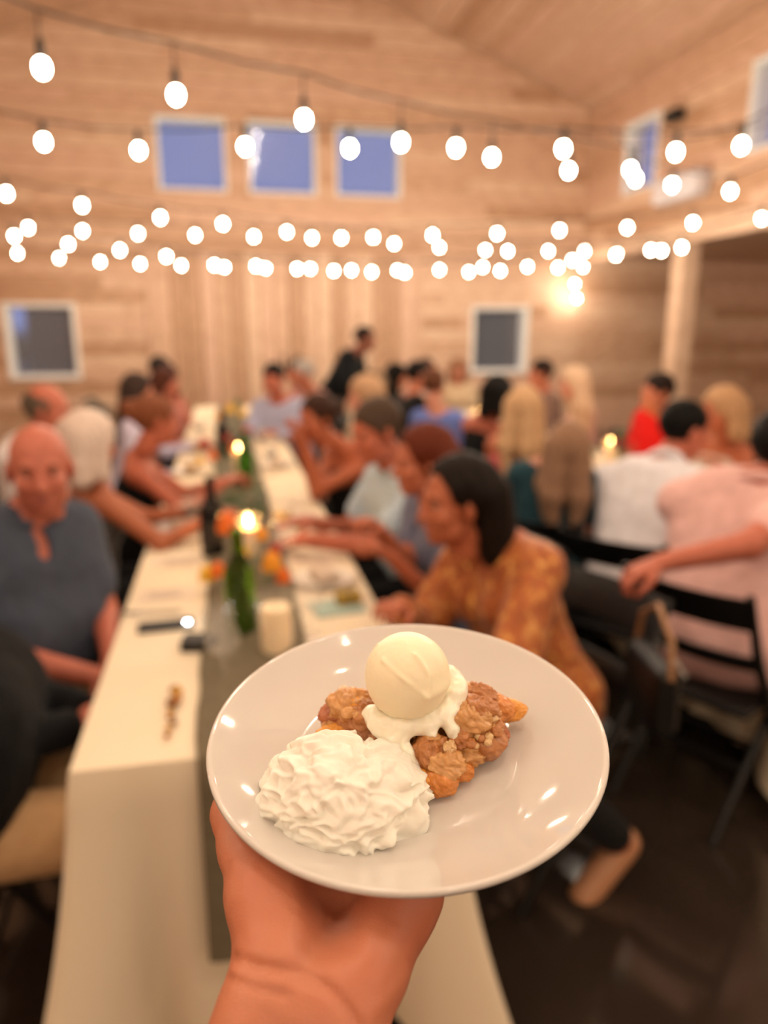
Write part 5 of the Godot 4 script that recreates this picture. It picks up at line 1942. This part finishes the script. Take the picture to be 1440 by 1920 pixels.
		{"label": "woman with chestnut hair in a white and pink top, below the right window's left edge", "at": Vector2(2.05, -7.70), "face": 20, "sex": 1, "lod": 2, "lean": 6, "top": "short", "top_color": Color(0.85, 0.75, 0.72), "hair": "long", "hair_color": Color(0.30, 0.18, 0.14), "skin": pale},
		{"label": "woman with fair hair in a cream top at the far end of the right-hand table", "at": Vector2(2.45, -7.75), "face": -10, "sex": 1, "lod": 2, "lean": 6, "top": "short", "top_color": Color(0.86, 0.78, 0.66), "hair": "bob", "hair_color": Color(0.62, 0.45, 0.33), "skin": pale},
		{"label": "person with black hair and a black top in front of the right-hand candle", "at": Vector2(1.60, -4.58), "face": 110, "sex": 1, "lod": 2, "lean": 6, "head": Vector3(1.68, 1.18, -4.45), "look": 30, "top": "tank", "top_color": Color(0.04, 0.04, 0.045), "hair": "bob", "hair_color": Color(0.06, 0.05, 0.045), "skin": ruddy},
		{"label": "woman with long blond hair and a pink sleeveless top, back to the camera", "at": Vector2(1.50, -3.68), "face": 130, "sex": 1, "lod": 1, "lean": 6, "head": Vector3(1.535, 1.165, -3.66), "look": 10, "top": "tank", "top_color": Color(0.80, 0.40, 0.42), "hair": "long", "hair_color": blond, "skin": Color(0.78, 0.49, 0.36)},
		{"label": "woman with long pale blond hair and a pale pink top, under the right window", "at": Vector2(2.66, -5.15), "face": -100, "sex": 1, "lod": 2, "lean": 6, "head": Vector3(2.45, 1.20, -5.0), "top": "short", "top_color": Color(0.86, 0.68, 0.64), "hair": "long", "hair_color": Color(0.93, 0.80, 0.68), "skin": pale},
		{"label": "brown-haired man in a tan shirt behind the woman with long pale blond hair", "at": Vector2(2.72, -5.95), "face": -95, "sex": 0, "lod": 2, "lean": 6, "top": "long", "top_color": Color(0.5, 0.4, 0.36), "hair": "short", "hair_color": Color(0.18, 0.12, 0.10), "skin": tan},
		{"label": "woman with long light brown hair and a teal top, seen from behind", "at": Vector2(1.37, -2.95), "face": 140, "sex": 1, "lod": 0, "size": 0.93, "lean": 2, "head": Vector3(1.410, 1.079, -2.893), "look": 20, "nod": 0, "top": "short", "top_color": Color(0.14, 0.26, 0.30), "hair": "long", "hair_color": Color(0.64, 0.50, 0.40), "skin": pale},
		{"label": "person in a bright red top facing left across the right-hand table", "at": Vector2(2.86, -4.40), "face": -75, "sex": 0, "lod": 2, "lean": 4, "head": Vector3(2.62, 1.19, -4.18), "look": -15, "top": "short", "top_color": Color(0.82, 0.10, 0.09), "hair": "short", "hair_color": Color(0.15, 0.10, 0.08), "skin": tan},
		{"label": "black-haired man in a white shirt leaning on the right-hand table, back to the camera", "at": Vector2(1.60, -2.58), "face": 128, "sex": 0, "lod": 0, "lean": 24, "tilt": -6, "head": Vector3(1.849, 1.167, -2.717), "look": -40, "nod": 8, "top": "long", "top_color": Color(0.90, 0.90, 0.93), "collar": true, "left": Vector3(2.0, 0.82, -3.0), "right": Vector3(2.03, 0.82, -2.72), "hair": "short", "hair_color": Color(0.045, 0.04, 0.037), "skin": ruddy},
		{"label": "blond woman facing left across the right-hand table, behind the man in white", "at": Vector2(2.66, -3.46), "face": -80, "sex": 1, "lod": 1, "lean": 14, "head": Vector3(2.43, 1.175, -3.30), "look": -6, "top": "tank", "top_color": Color(0.80, 0.74, 0.68), "left": Vector3(2.42, 0.90, -3.20), "hair": "bob", "hair_color": Color(0.82, 0.65, 0.49), "skin": Color(0.78, 0.48, 0.34)},
		{"label": "broad man in a pale pink shirt, forearm on his chair back, cut off right", "at": Vector2(1.60, -2.04), "face": 118, "sex": 0, "lod": 0, "size": 1.08, "belly": 0.06, "lean": 20, "tilt": -9, "head": Vector3(1.802, 1.183, -2.099), "look": -10, "nod": 8, "top": "short", "top_color": Color(0.90, 0.73, 0.71), "collar": true, "pants": Color(0.10, 0.10, 0.12), "right": Vector3(1.269, 0.884, -1.926), "right_pole": Vector3(1.0, 0.05, 0.8), "left": Vector3(2.0, 0.84, -2.22), "hair": "short", "hair_color": Color(0.07, 0.06, 0.055), "skin": ruddy, "curl": 1.15},
	]
	for d in list:
		person(d)
		if d.get("standing", false):
			continue
		var a := deg_to_rad(d.face)
		var who: String = d.label
		var short := who.split(",")[0].split(" looking")[0].split(" leaning")[0].split(" back to")[0]
		short = " ".join(short.split(" ").slice(0, 10))
		chair(Vector2(d.at.x - sin(a) * 0.03, d.at.y - cos(a) * 0.03), d.face, "black folding chair under the " + short)


# ------------------------------------------------------------------ things on the tables
func wine_bottle(at: Vector3, color: Color, label: String, clear := true) -> void:
	var o := thing("wine_bottle", label, "bottle", at)
	o.scale = Vector3(1.12, 1.0, 1.12)
	var outer := [Vector2(0.0005, 0.004), Vector2(0.028, 0.0), Vector2(0.036, 0.002), Vector2(0.0385, 0.008), Vector2(0.0385, 0.165), Vector2(0.037, 0.18), Vector2(0.030, 0.198), Vector2(0.020, 0.216), Vector2(0.0155, 0.232), Vector2(0.0145, 0.25), Vector2(0.0142, 0.285), Vector2(0.0160, 0.287), Vector2(0.0160, 0.297), Vector2(0.0140, 0.299), Vector2(0.0005, 0.299)]
	var mb := MB.new()
	mb.lathe(outer, 32)
	if clear:
		part("glass", mb.mesh(), glass(color), o)
	else:
		part("glass", mb.mesh(), mat(color, 0.08), o)
	mb = MB.new()
	mb.lathe([Vector2(0.0390, 0.055), Vector2(0.0393, 0.056), Vector2(0.0393, 0.135), Vector2(0.0390, 0.136)], 32)
	if not clear:
		part("label", mb.mesh(), mat(Color(0.16, 0.13, 0.11), 0.7), o)


func stemware(at: Vector3, label: String, wine: Color, tall := 1.0) -> void:
	var o := thing("wine_glass", label, "glass", at, 0.0, "")
	var g := pane(Color(0.95, 0.95, 0.93, 0.10))
	var mb := MB.new()
	mb.lathe([Vector2(0.0005, 0.0), Vector2(0.033, 0.0), Vector2(0.034, 0.002), Vector2(0.012, 0.006), Vector2(0.0045, 0.014), Vector2(0.004, 0.085 * tall), Vector2(0.010, 0.092 * tall), Vector2(0.030, 0.108 * tall), Vector2(0.040, 0.135 * tall), Vector2(0.040, 0.16 * tall), Vector2(0.033, 0.195 * tall)], 28)
	part("bowl", mb.mesh(), g, o)
	if wine.a > 0.0:
		mb = MB.new()
		mb.lathe([Vector2(0.0005, 0.094 * tall), Vector2(0.010, 0.095 * tall), Vector2(0.0285, 0.110 * tall), Vector2(0.0375, 0.130 * tall), Vector2(0.0005, 0.1301 * tall)], 24)
		part("wine", mb.mesh(), mat(wine, 0.06), o)


func candle(at: Vector3, label: String, r: float, h: float, lit: float) -> void:
	var o := thing("candle", label, "candle", at)
	var wax := mat(Color(0.95, 0.86, 0.70), 0.5, 0.0, "wax")
	wax.subsurf_scatter_enabled = true
	wax.subsurf_scatter_strength = 0.3
	var mb := MB.new()
	mb.lathe([Vector2(0.0005, 0.0), Vector2(r * 0.96, 0.0), Vector2(r, 0.004), Vector2(r, h - 0.006), Vector2(r * 0.93, h), Vector2(r * 0.75, h - 0.005), Vector2(0.0005, h - 0.008)], 32)
	part("wax", mb.mesh(), wax, o)
	mb = MB.new()
	mb.tube([Vector3(0, h - 0.01, 0), Vector3(0.001, h + 0.008, 0)], [0.0012], 6)
	part("wick", mb.mesh(), mat(Color(0.05, 0.04, 0.03), 0.9), o)
	mb = MB.new()
	mb.lathe([Vector2(0.0005, -0.001), Vector2(r * 1.16, 0.0), Vector2(r * 1.22, 0.004), Vector2(r * 1.22, h * 1.18 + 0.02)], 32)
	part("glass", mb.mesh(), pane(Color(0.95, 0.95, 0.93, 0.08)), o)
	if lit > 0.0:
		mb = MB.new()
		mb.lathe([Vector2(0.0003, 0.0), Vector2(0.0058, 0.006), Vector2(0.0075, 0.013), Vector2(0.0050, 0.025), Vector2(0.0004, 0.040)], 12, Transform3D(Basis(), Vector3(0, h + 0.004, 0)))
		part("flame", mb.mesh(), glow(Color(1.0, 0.80, 0.48), 90.0), o)
		var l := OmniLight3D.new()
		l.name = "flame_light"
		l.position = Vector3(0, h + 0.018, 0)
		l.light_color = Color(1.0, 0.72, 0.42)
		l.light_energy = lit
		l.light_size = 0.012
		l.omni_range = 12.0
		l.omni_attenuation = 2.0
		l.shadow_enabled = true
		o.add_child(l)


func flower(parent: Node3D, root: Vector3, head: Vector3, color: Color, size: float, leaf := true) -> void:
	var stem := mat(Color(0.20, 0.32, 0.10), 0.6)
	var mb := MB.new()
	mb.tube([root, root.lerp(head, 0.5) + Vector3(0, 0.02, 0), head], [0.0022], 6)
	var s := part("stem", mb.mesh(), stem, parent)
	mb = MB.new()
	for k in 7:
		var a := TAU * k / 7.0 + size * 50.0
		var out := Vector3(sin(a), 0, cos(a))
		mb.ball(head + out * size * 0.42 + Vector3(0, size * 0.45, 0), Vector3(size * 0.16, size * 0.72, size * 0.46), 10, 8, null, Basis(Vector3.UP, a + PI * 0.5) * Basis(Vector3.RIGHT, 0.0) * Basis(Vector3.FORWARD, 0.35))
	mb.ball(head + Vector3(0, size * 0.3, 0), Vector3(size * 0.35, size * 0.5, size * 0.35), 10, 8)
	var m := mat(color, 0.55, 0.0, "petal")
	m.backlight_enabled = true
	m.backlight = color.darkened(0.6)
	part("petals", mb.mesh(), m, parent)
	if leaf:
		mb = MB.new()
		mb.ball(root.lerp(head, 0.55) + Vector3(size * 0.6, 0, 0), Vector3(size * 1.1, size * 0.07, size * 0.35), 10, 6, null, Basis(Vector3.BACK, 0.5) * Basis(Vector3.UP, size * 90.0))
		part("leaf", mb.mesh(), stem, s)


func vase_of_flowers(at: Vector3, label: String, blooms: Array, height: float) -> void:
	var o := thing("flower_vase", label, "flowers", at)
	var mb := MB.new()
	mb.lathe([Vector2(0.0005, 0.0), Vector2(0.030, 0.0), Vector2(0.034, 0.004), Vector2(0.036, height * 0.5), Vector2(0.028, height * 0.85), Vector2(0.031, height)], 24)
	part("vase", mb.mesh(), pane(Color(0.92, 0.95, 0.90, 0.12)), o)
	for b in blooms:
		flower(o, Vector3(0, 0.02, 0), b[0] - at, b[1], b[2] * 1.45)


func leafy(at: Vector3, span: Vector3, count: int, leaf: float, color: Color, called: String, label: String, category: String, pot: float) -> void:
	var o := thing(called, label, category, at)
	if pot > 0.0:
		var mb := MB.new()
		mb.lathe([Vector2(0.0005, 0.0), Vector2(pot * 0.7, 0.0), Vector2(pot, 0.3), Vector2(pot * 1.06, 0.31), Vector2(pot * 1.06, 0.34), Vector2(pot * 0.9, 0.34), Vector2(0.0005, 0.32)], 24)
		part("pot", mb.mesh(), mat(Color(0.25, 0.22, 0.2), 0.7), o)
		mb = MB.new()
		mb.tube([Vector3(0, 0.3, 0), Vector3(0.01, 0.5, 0.01), Vector3(0, span.y + 0.2, 0)], [0.02, 0.014, 0.006], 8)
		part("stem", mb.mesh(), mat(Color(0.25, 0.18, 0.1), 0.8), o)
	var mb2 := MB.new()
	for i in count:
		var p := Vector3(rng.randf_range(-1, 1), rng.randf_range(-1, 1), rng.randf_range(-1, 1))
		if p.length() > 1.0:
			p = p.normalized()
		var turn := Basis.from_euler(Vector3(rng.randf_range(-0.9, 0.9), rng.randf_range(0, TAU), rng.randf_range(-0.5, 0.5)))
		var c := p * span * 0.5 + Vector3(0, span.y * 0.5 + (0.42 if pot > 0.0 else 0.006), 0)
		var first := mb2.v.size()
		for q in [[-1.0, 0.0, 0.0], [-0.3, 0.36, 0.10], [0.4, 0.32, 0.10], [1.0, 0.0, -0.05], [0.4, -0.32, 0.10], [-0.3, -0.36, 0.10]]:
			mb2.put(c + turn * (Vector3(q[0], q[2], q[1]) * leaf), turn * Vector3.UP)
		for k in [[0, 1, 5], [1, 2, 4], [1, 4, 5], [2, 3, 4]]:
			mb2.tri(first + k[0], first + k[1], first + k[2])
	var m := mat(color, 0.55, 0.0, "leaves")
	m.backlight_enabled = true
	m.backlight = color.darkened(0.4)
	var fol := part("foliage", mb2.mesh(), m, o)
	fol.set_meta("kind", "stuff")


func build_tableware() -> void:
	var y := 0.7595
	var china := mat(Color(0.90, 0.87, 0.82), 0.2, 0.0, "china")
	# phone, with a glowing spot added for the glint of a reflected bulb
	var ph := thing("phone", "dark phone lying on the near table, with an added glowing white glint", "phone", Vector3(-0.195, y, -2.03), deg_to_rad(4))
	var mb := MB.new()
	mb.rbox(Transform3D(Basis(), Vector3(0, 0.0045, 0)), Vector3(0.152, 0.009, 0.072), 0.0035)
	part("case", mb.mesh(), mat(Color(0.05, 0.035, 0.03), 0.6), ph)
	mb = MB.new()
	mb.rbox(Transform3D(Basis(), Vector3(0.052, 0.0100, 0.012)), Vector3(0.034, 0.003, 0.034), 0.0014)
	part("camera_bump", mb.mesh(), mat(Color(0.09, 0.09, 0.095), 0.25), ph)
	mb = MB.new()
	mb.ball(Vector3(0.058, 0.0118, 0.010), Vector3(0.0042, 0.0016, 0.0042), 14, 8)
	part("added_glint", mb.mesh(), glow(Color(0.95, 0.98, 1.0), 90.0), ph)  # emissive dot added in place of a bulb reflection on the phone
	var tl := OmniLight3D.new()  # faint lamp added to go with the glint
	tl.name = "added_glint_light"
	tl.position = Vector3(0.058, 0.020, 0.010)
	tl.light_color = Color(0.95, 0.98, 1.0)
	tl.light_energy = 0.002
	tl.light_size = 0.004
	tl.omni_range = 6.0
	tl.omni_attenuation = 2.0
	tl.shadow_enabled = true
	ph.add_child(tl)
	# small dark card box
	var bx := thing("card_box", "small dark grey box at the edge of the runner, below the phone", "box", Vector3(-0.100, y, -1.865), deg_to_rad(-12))
	mb = MB.new()
	mb.rbox(Transform3D(Basis(), Vector3(0, 0.012, 0)), Vector3(0.085, 0.024, 0.060), 0.003)
	part("base", mb.mesh(), mat(Color(0.13, 0.125, 0.12), 0.6), bx)
	mb = MB.new()
	mb.rbox(Transform3D(Basis(), Vector3(0, 0.027, 0)), Vector3(0.087, 0.007, 0.062), 0.003)
	part("lid", mb.mesh(), mat(Color(0.16, 0.155, 0.15), 0.6), bx)
	# a sprig of dried flowers
	var sp := thing("dried_sprig", "sprig of dried brown flowers lying on the cream cloth near the table end", "dried flowers", Vector3(-0.145, y + 0.003, -1.52))
	mb = MB.new()
	mb.tube([Vector3(-0.006, 0.002, 0.10), Vector3(0.0, 0.004, 0.04), Vector3(0.006, 0.004, -0.05), Vector3(0.010, 0.006, -0.10)], [0.0016], 6)
	part("stem", mb.mesh(), mat(Color(0.42, 0.30, 0.12), 0.8), sp)
	for i in 9:
		var t := float(i) / 8.0
		var s := 0.012 if i > 4 else 0.007
		mb = MB.new()
		mb.ball(Vector3(-0.006 + 0.018 * t + rng.randf_range(-0.012, 0.012) * (0.4 + t), s * 0.8, 0.10 - 0.2 * t + rng.randf_range(-0.008, 0.008)), Vector3(s, s * 0.75, s * 1.1), 12, 8, null, Basis(Vector3.UP, i * 1.1))
		part("flower_head", mb.mesh(), mat([Color(0.66, 0.42, 0.14), Color(0.78, 0.58, 0.24), Color(0.50, 0.30, 0.12)][i % 3], 0.8), sp)
	wine_bottle(Vector3(0.012, y, -1.945), Color(0.36, 0.55, 0.13, 0.0), "clear green wine bottle standing on the runner in front of the orange flowers")
	wine_bottle(Vector3(-0.072, y, -2.70), Color(0.02, 0.022, 0.018), "dark wine bottle with a dark label beside the middle candle", false)
	wine_bottle(Vector3(-0.03, y, -5.0), Color(0.03, 0.03, 0.02), "dark wine bottle far down the middle table", false)
	wine_bottle(Vector3(0.085, y, -3.90), Color(0.25, 0.55, 0.15, 0.0), "green wine bottle beyond the far candle of the middle table")
	# candles
	candle(Vector3(0.098, y, -1.80), "thick cream pillar candle in a clear glass beside the green bottle", 0.040, 0.125, 0.0)
	candle(Vector3(0.058, y, -2.66), "lit candle in a glass behind the orange flowers", 0.034, 0.115, 0.035)
	candle(Vector3(0.055, y, -4.40), "lit candle in a glass farther along the middle table", 0.036, 0.115, 0.04)
	candle(Vector3(2.33, y, -4.17), "lit candle in the middle of the right-hand table", 0.034, 0.115, 0.035)
	candle(Vector3(2.15, y, -6.16), "lit candle near the far end of the right-hand table", 0.034, 0.115, 0.035)
	# glasses
	stemware(Vector3(-0.035, y, -1.66), "empty clear wine glass on the runner, the nearest to the plate", Color(0, 0, 0, 0), 0.7)
	stemware(Vector3(-0.045, y, -1.76), "empty clear wine glass on the runner, just left of the pillar candle", Color(0, 0, 0, 0), 0.8)
	stemware(Vector3(-0.155, y, -3.03), "wine glass with a little red wine on the left of the dark bottle", Color(0.12, 0.01, 0.02), 0.85)
	stemware(Vector3(0.19, y, -1.88), "empty clear glass right of the pillar candle", Color(0, 0, 0, 0), 0.8)
	stemware(Vector3(0.165, y, -2.42), "clear wine glass on the right edge of the runner past the flowers", Color(0, 0, 0, 0), 1.0)
	stemware(Vector3(0.19, y, -2.78), "clear wine glass by the checked shirt's hand", Color(0.75, 0.6, 0.3), 1.0)
	for q in [[-0.20, -3.95, "left", "the black strapless dress"], [0.24, -4.25, "right", "the far candle"], [-0.18, -4.7, "left", "the lavender blouse"], [0.22, -5.0, "right", "the lavender shirt"], [-0.2, -5.6, "left", "the pale pink top"], [1.98, -2.95, "table edge", "the man in white shirt"], [2.3, -3.2, "table edge", "the blond woman facing left"], [2.0, -4.6, "near side", "the right-hand candle"]]:
		stemware(Vector3(q[0], y, q[1]), "wine glass at the %s in front of %s" % [q[2], q[3]], Color(0.10, 0.01, 0.02) if int(absf(q[1]) * 10.0) % 2 == 0 else Color(0.78, 0.62, 0.3), 0.95)
	# plates with folded napkins
	for q in [[-0.215, -3.12, "left of the dark bottle"], [-0.21, -3.36, "in front of the black strapless dress"], [0.28, -3.12, "right of the far bottle"], [0.29, -2.32, "in front of the blue-grey top"], [-0.22, -4.4, "by the second table's left edge"], [0.29, -4.5, "by the second table's right edge"], [-0.22, -5.25, "in front of the lavender blouse"], [1.98, -3.3, "on the right-hand table, nearest"], [2.36, -3.75, "on the right-hand table, far side"]]:
		var pl := thing("dinner_plate", "white dinner plate %s" % q[2], "plate", Vector3(q[0], y, q[1]))
		mb = MB.new()
		mb.lathe([Vector2(0.0005, 0.0), Vector2(0.06, 0.0), Vector2(0.065, 0.004), Vector2(0.105, 0.016), Vector2(0.108, 0.018), Vector2(0.105, 0.019), Vector2(0.066, 0.008), Vector2(0.0005, 0.006)], 40)
		part("dish", mb.mesh(), china, pl)
		var nk := thing("napkin", "folded pale napkin on the dinner plate %s" % q[2], "napkin", Vector3(q[0], y + 0.0085, q[1]), 0.2)
		mb = MB.new()
		mb.rbox(Transform3D(Basis(), Vector3(0, 0.012, 0)), Vector3(0.075, 0.022, 0.115), 0.008)
		mb.rbox(Transform3D(Basis(Vector3.UP, 0.06), Vector3(0.004, 0.027, 0)), Vector3(0.07, 0.012, 0.11), 0.005)
		part("cloth", mb.mesh(), cloth(Color(0.82, 0.75, 0.68)), nk)
	# place cards with printed lines, forks
	for q in [[-0.215, -2.30, 0.05, "in front of the bald man"], [-0.20, -2.64, -0.04, "in front of the white-blond woman"], [0.27, -2.56, 0.1, "by the auburn-haired woman"], [0.26, -3.5, 0.05, "by the pinned-up brown hair"]]:
		var pc := thing("menu_card", "pale printed menu card lying flat %s" % q[3], "card", Vector3(q[0], y, q[1]), q[2])
		mb = MB.new()
		mb.rbox(Transform3D(Basis(), Vector3(0, 0.0012, 0)), Vector3(0.17, 0.0014, 0.10), 0.0005)
		part("card", mb.mesh(), mat(Color(0.87, 0.80, 0.72), 0.7), pc)
		mb = MB.new()
		for i in 5:
			mb.rbox(Transform3D(Basis(), Vector3(rng.randf_range(-0.01, 0.01), 0.0020, -0.034 + i * 0.017)), Vector3(0.11 - 0.02 * (i % 2), 0.0003, 0.004), 0.0)
		part("print", mb.mesh(), mat(Color(0.42, 0.32, 0.27), 0.8), pc)
	for q in [[-0.25, -2.145, 1.5, "left of the phone"], [0.24, -2.88, 1.2, "beside the checked shirt's hand"], [-0.23, -2.90, 1.5, "by the white-blond woman's elbow"]]:
		var fk := thing("fork", "steel fork on the cloth %s" % q[3], "fork", Vector3(q[0], y + 0.001, q[1]), q[2])
		mb = MB.new()
		mb.rbox(Transform3D(Basis(), Vector3(0, 0.003, 0.03)), Vector3(0.011, 0.003, 0.12), 0.0012)
		part("handle", mb.mesh(), mat(Color(0.6, 0.58, 0.55), 0.25, 1.0), fk)
		mb = MB.new()
		mb.rbox(Transform3D(Basis(), Vector3(0, 0.003, -0.042)), Vector3(0.023, 0.003, 0.026), 0.0012)
		for i in 4:
			mb.rbox(Transform3D(Basis(), Vector3(-0.0095 + i * 0.0063, 0.004, -0.073)), Vector3(0.003, 0.0024, 0.04), 0.001)
		part("tines", mb.mesh(), mat(Color(0.6, 0.58, 0.55), 0.25, 1.0), fk)
	# teal napkin with a mustard yellow box
	var tn := thing("paper_napkin", "pale teal paper napkin lying at the right edge of the near table", "napkin", Vector3(0.295, y, -2.075), deg_to_rad(8))
	mb = MB.new()
	mb.rbox(Transform3D(Basis(), Vector3(0, 0.002, 0)), Vector3(0.15, 0.003, 0.13), 0.001)
	mb.rbox(Transform3D(Basis(Vector3.UP, 0.05), Vector3(0.003, 0.0045, -0.002)), Vector3(0.146, 0.002, 0.126), 0.001)
	part("paper", mb.mesh(), mat(Color(0.62, 0.70, 0.66), 0.85), tn)
	var mbx := thing("favor_box", "small mustard yellow box sitting on the teal napkin", "box", Vector3(0.335, y + 0.0056, -2.10), deg_to_rad(5))
	mb = MB.new()
	mb.rbox(Transform3D(Basis(), Vector3(0, 0.018, 0)), Vector3(0.072, 0.036, 0.05), 0.004)
	part("carton", mb.mesh(), mat(Color(0.62, 0.50, 0.16), 0.6), mbx)
	mb = MB.new()
	mb.rbox(Transform3D(Basis(), Vector3(0, 0.018, 0)), Vector3(0.012, 0.0375, 0.0515), 0.003)
	part("band", mb.mesh(), mat(Color(0.42, 0.36, 0.18), 0.6), mbx)
	# flowers
	var orange := Color(0.90, 0.42, 0.06)
	var amber := Color(0.93, 0.60, 0.10)
	var yellow := Color(0.92, 0.72, 0.18)
	var red := Color(0.62, 0.12, 0.08)
	vase_of_flowers(Vector3(0.03, y, -2.28), "clear vase of orange and yellow flowers behind the green bottle", [
		[Vector3(-0.015, 0.955, -2.33), orange, 0.034], [Vector3(-0.085, 0.805, -2.30), yellow, 0.026], [Vector3(-0.050, 0.83, -2.26), orange, 0.024], [Vector3(0.118, 0.84, -2.26), amber, 0.032], [Vector3(0.090, 0.93, -2.30), amber, 0.020], [Vector3(0.150, 0.80, -2.25), orange, 0.024], [Vector3(0.135, 0.86, -2.35), red, 0.020], [Vector3(0.03, 0.90, -2.22), yellow, 0.018]], 0.11)
	vase_of_flowers(Vector3(-0.03, y, -4.05), "vase of red and yellow flowers left of the far candle", [
		[Vector3(-0.125, 0.96, -4.08), red, 0.030], [Vector3(-0.085, 0.90, -4.05), orange, 0.026], [Vector3(0.03, 0.93, -4.10), orange, 0.024], [Vector3(-0.15, 0.88, -4.0), yellow, 0.024], [Vector3(0.0, 0.99, -4.1), red, 0.02]], 0.12)
	vase_of_flowers(Vector3(0.04, y, -5.6), "vase of yellow flowers far along the middle table", [
		[Vector3(0.03, 0.99, -5.6), yellow, 0.032], [Vector3(0.12, 0.96, -5.6), yellow, 0.028], [Vector3(-0.06, 0.95, -5.55), amber, 0.026], [Vector3(0.08, 1.04, -5.65), Color(0.3, 0.4, 0.15), 0.024]], 0.13)
	vase_of_flowers(Vector3(2.22, y, -3.85), "vase of red flowers in front of the right-hand candle", [
		[Vector3(2.18, 0.93, -3.86), red, 0.026], [Vector3(2.28, 0.90, -3.84), Color(0.72, 0.2, 0.12), 0.026], [Vector3(2.24, 0.97, -3.9), Color(0.3, 0.38, 0.16), 0.022]], 0.11)
	leafy(Vector3(2.2, y, -4.45), Vector3(0.25, 0.12, 0.5), 90, 0.035, Color(0.16, 0.26, 0.10), "garland", "green leaf garland lying along the right-hand table by the candle", "garland", 0.0)
	leafy(Vector3(0.06, y + 0.008, -3.35), Vector3(0.20, 0.09, 0.55), 70, 0.030, Color(0.22, 0.30, 0.14), "garland", "green leaf garland on the runner beyond the middle candle", "garland", 0.0)
	leafy(Vector3(0.04, y + 0.008, -4.95), Vector3(0.20, 0.12, 0.7), 80, 0.034, Color(0.20, 0.26, 0.14), "garland", "green leaf garland far along the middle table", "garland", 0.0)
	leafy(Vector3(-1.05, 0, -6.2), Vector3(0.42, 0.62, 0.42), 240, 0.06, Color(0.07, 0.15, 0.07), "potted_plant", "dark green potted plant on the floor beyond the white-blond woman", "plant", 0.16)
	# the bag that hangs from the bronze blouse's chair
	var bag := thing("handbag", "dark handbag with a tan strap hanging behind the bronze blouse", "bag", Vector3(1.10, 0.50, -1.66), deg_to_rad(80))
	mb = MB.new()
	mb.rbox(Transform3D(Basis(), Vector3(0, 0.12, 0)), Vector3(0.26, 0.22, 0.08), 0.035)
	part("pouch", mb.mesh(), mat(Color(0.03, 0.027, 0.026), 0.45), bag)
	mb = MB.new()
	mb.tube([Vector3(-0.12, 0.20, 0), Vector3(-0.10, 0.30, 0), Vector3(0, 0.36, 0), Vector3(0.10, 0.30, 0), Vector3(0.12, 0.20, 0)], [0.009], 8)
	part("strap", mb.mesh(), mat(Color(0.58, 0.42, 0.28), 0.5), bag)
	mb = MB.new()
	mb.tube([Vector3(-0.125, 0.21, 0.035), Vector3(0, 0.232, 0.04), Vector3(0.125, 0.21, 0.035)], [0.004], 6)
	part("trim", mb.mesh(), mat(Color(0.7, 0.68, 0.64), 0.3, 0.9), bag)
	mb = MB.new()
	mb.rbox(Transform3D(Basis(), Vector3(0.05, 0.06, 0.038)), Vector3(0.045, 0.14, 0.012), 0.004)
	part("flap_strap", mb.mesh(), mat(Color(0.60, 0.45, 0.31), 0.55), bag)
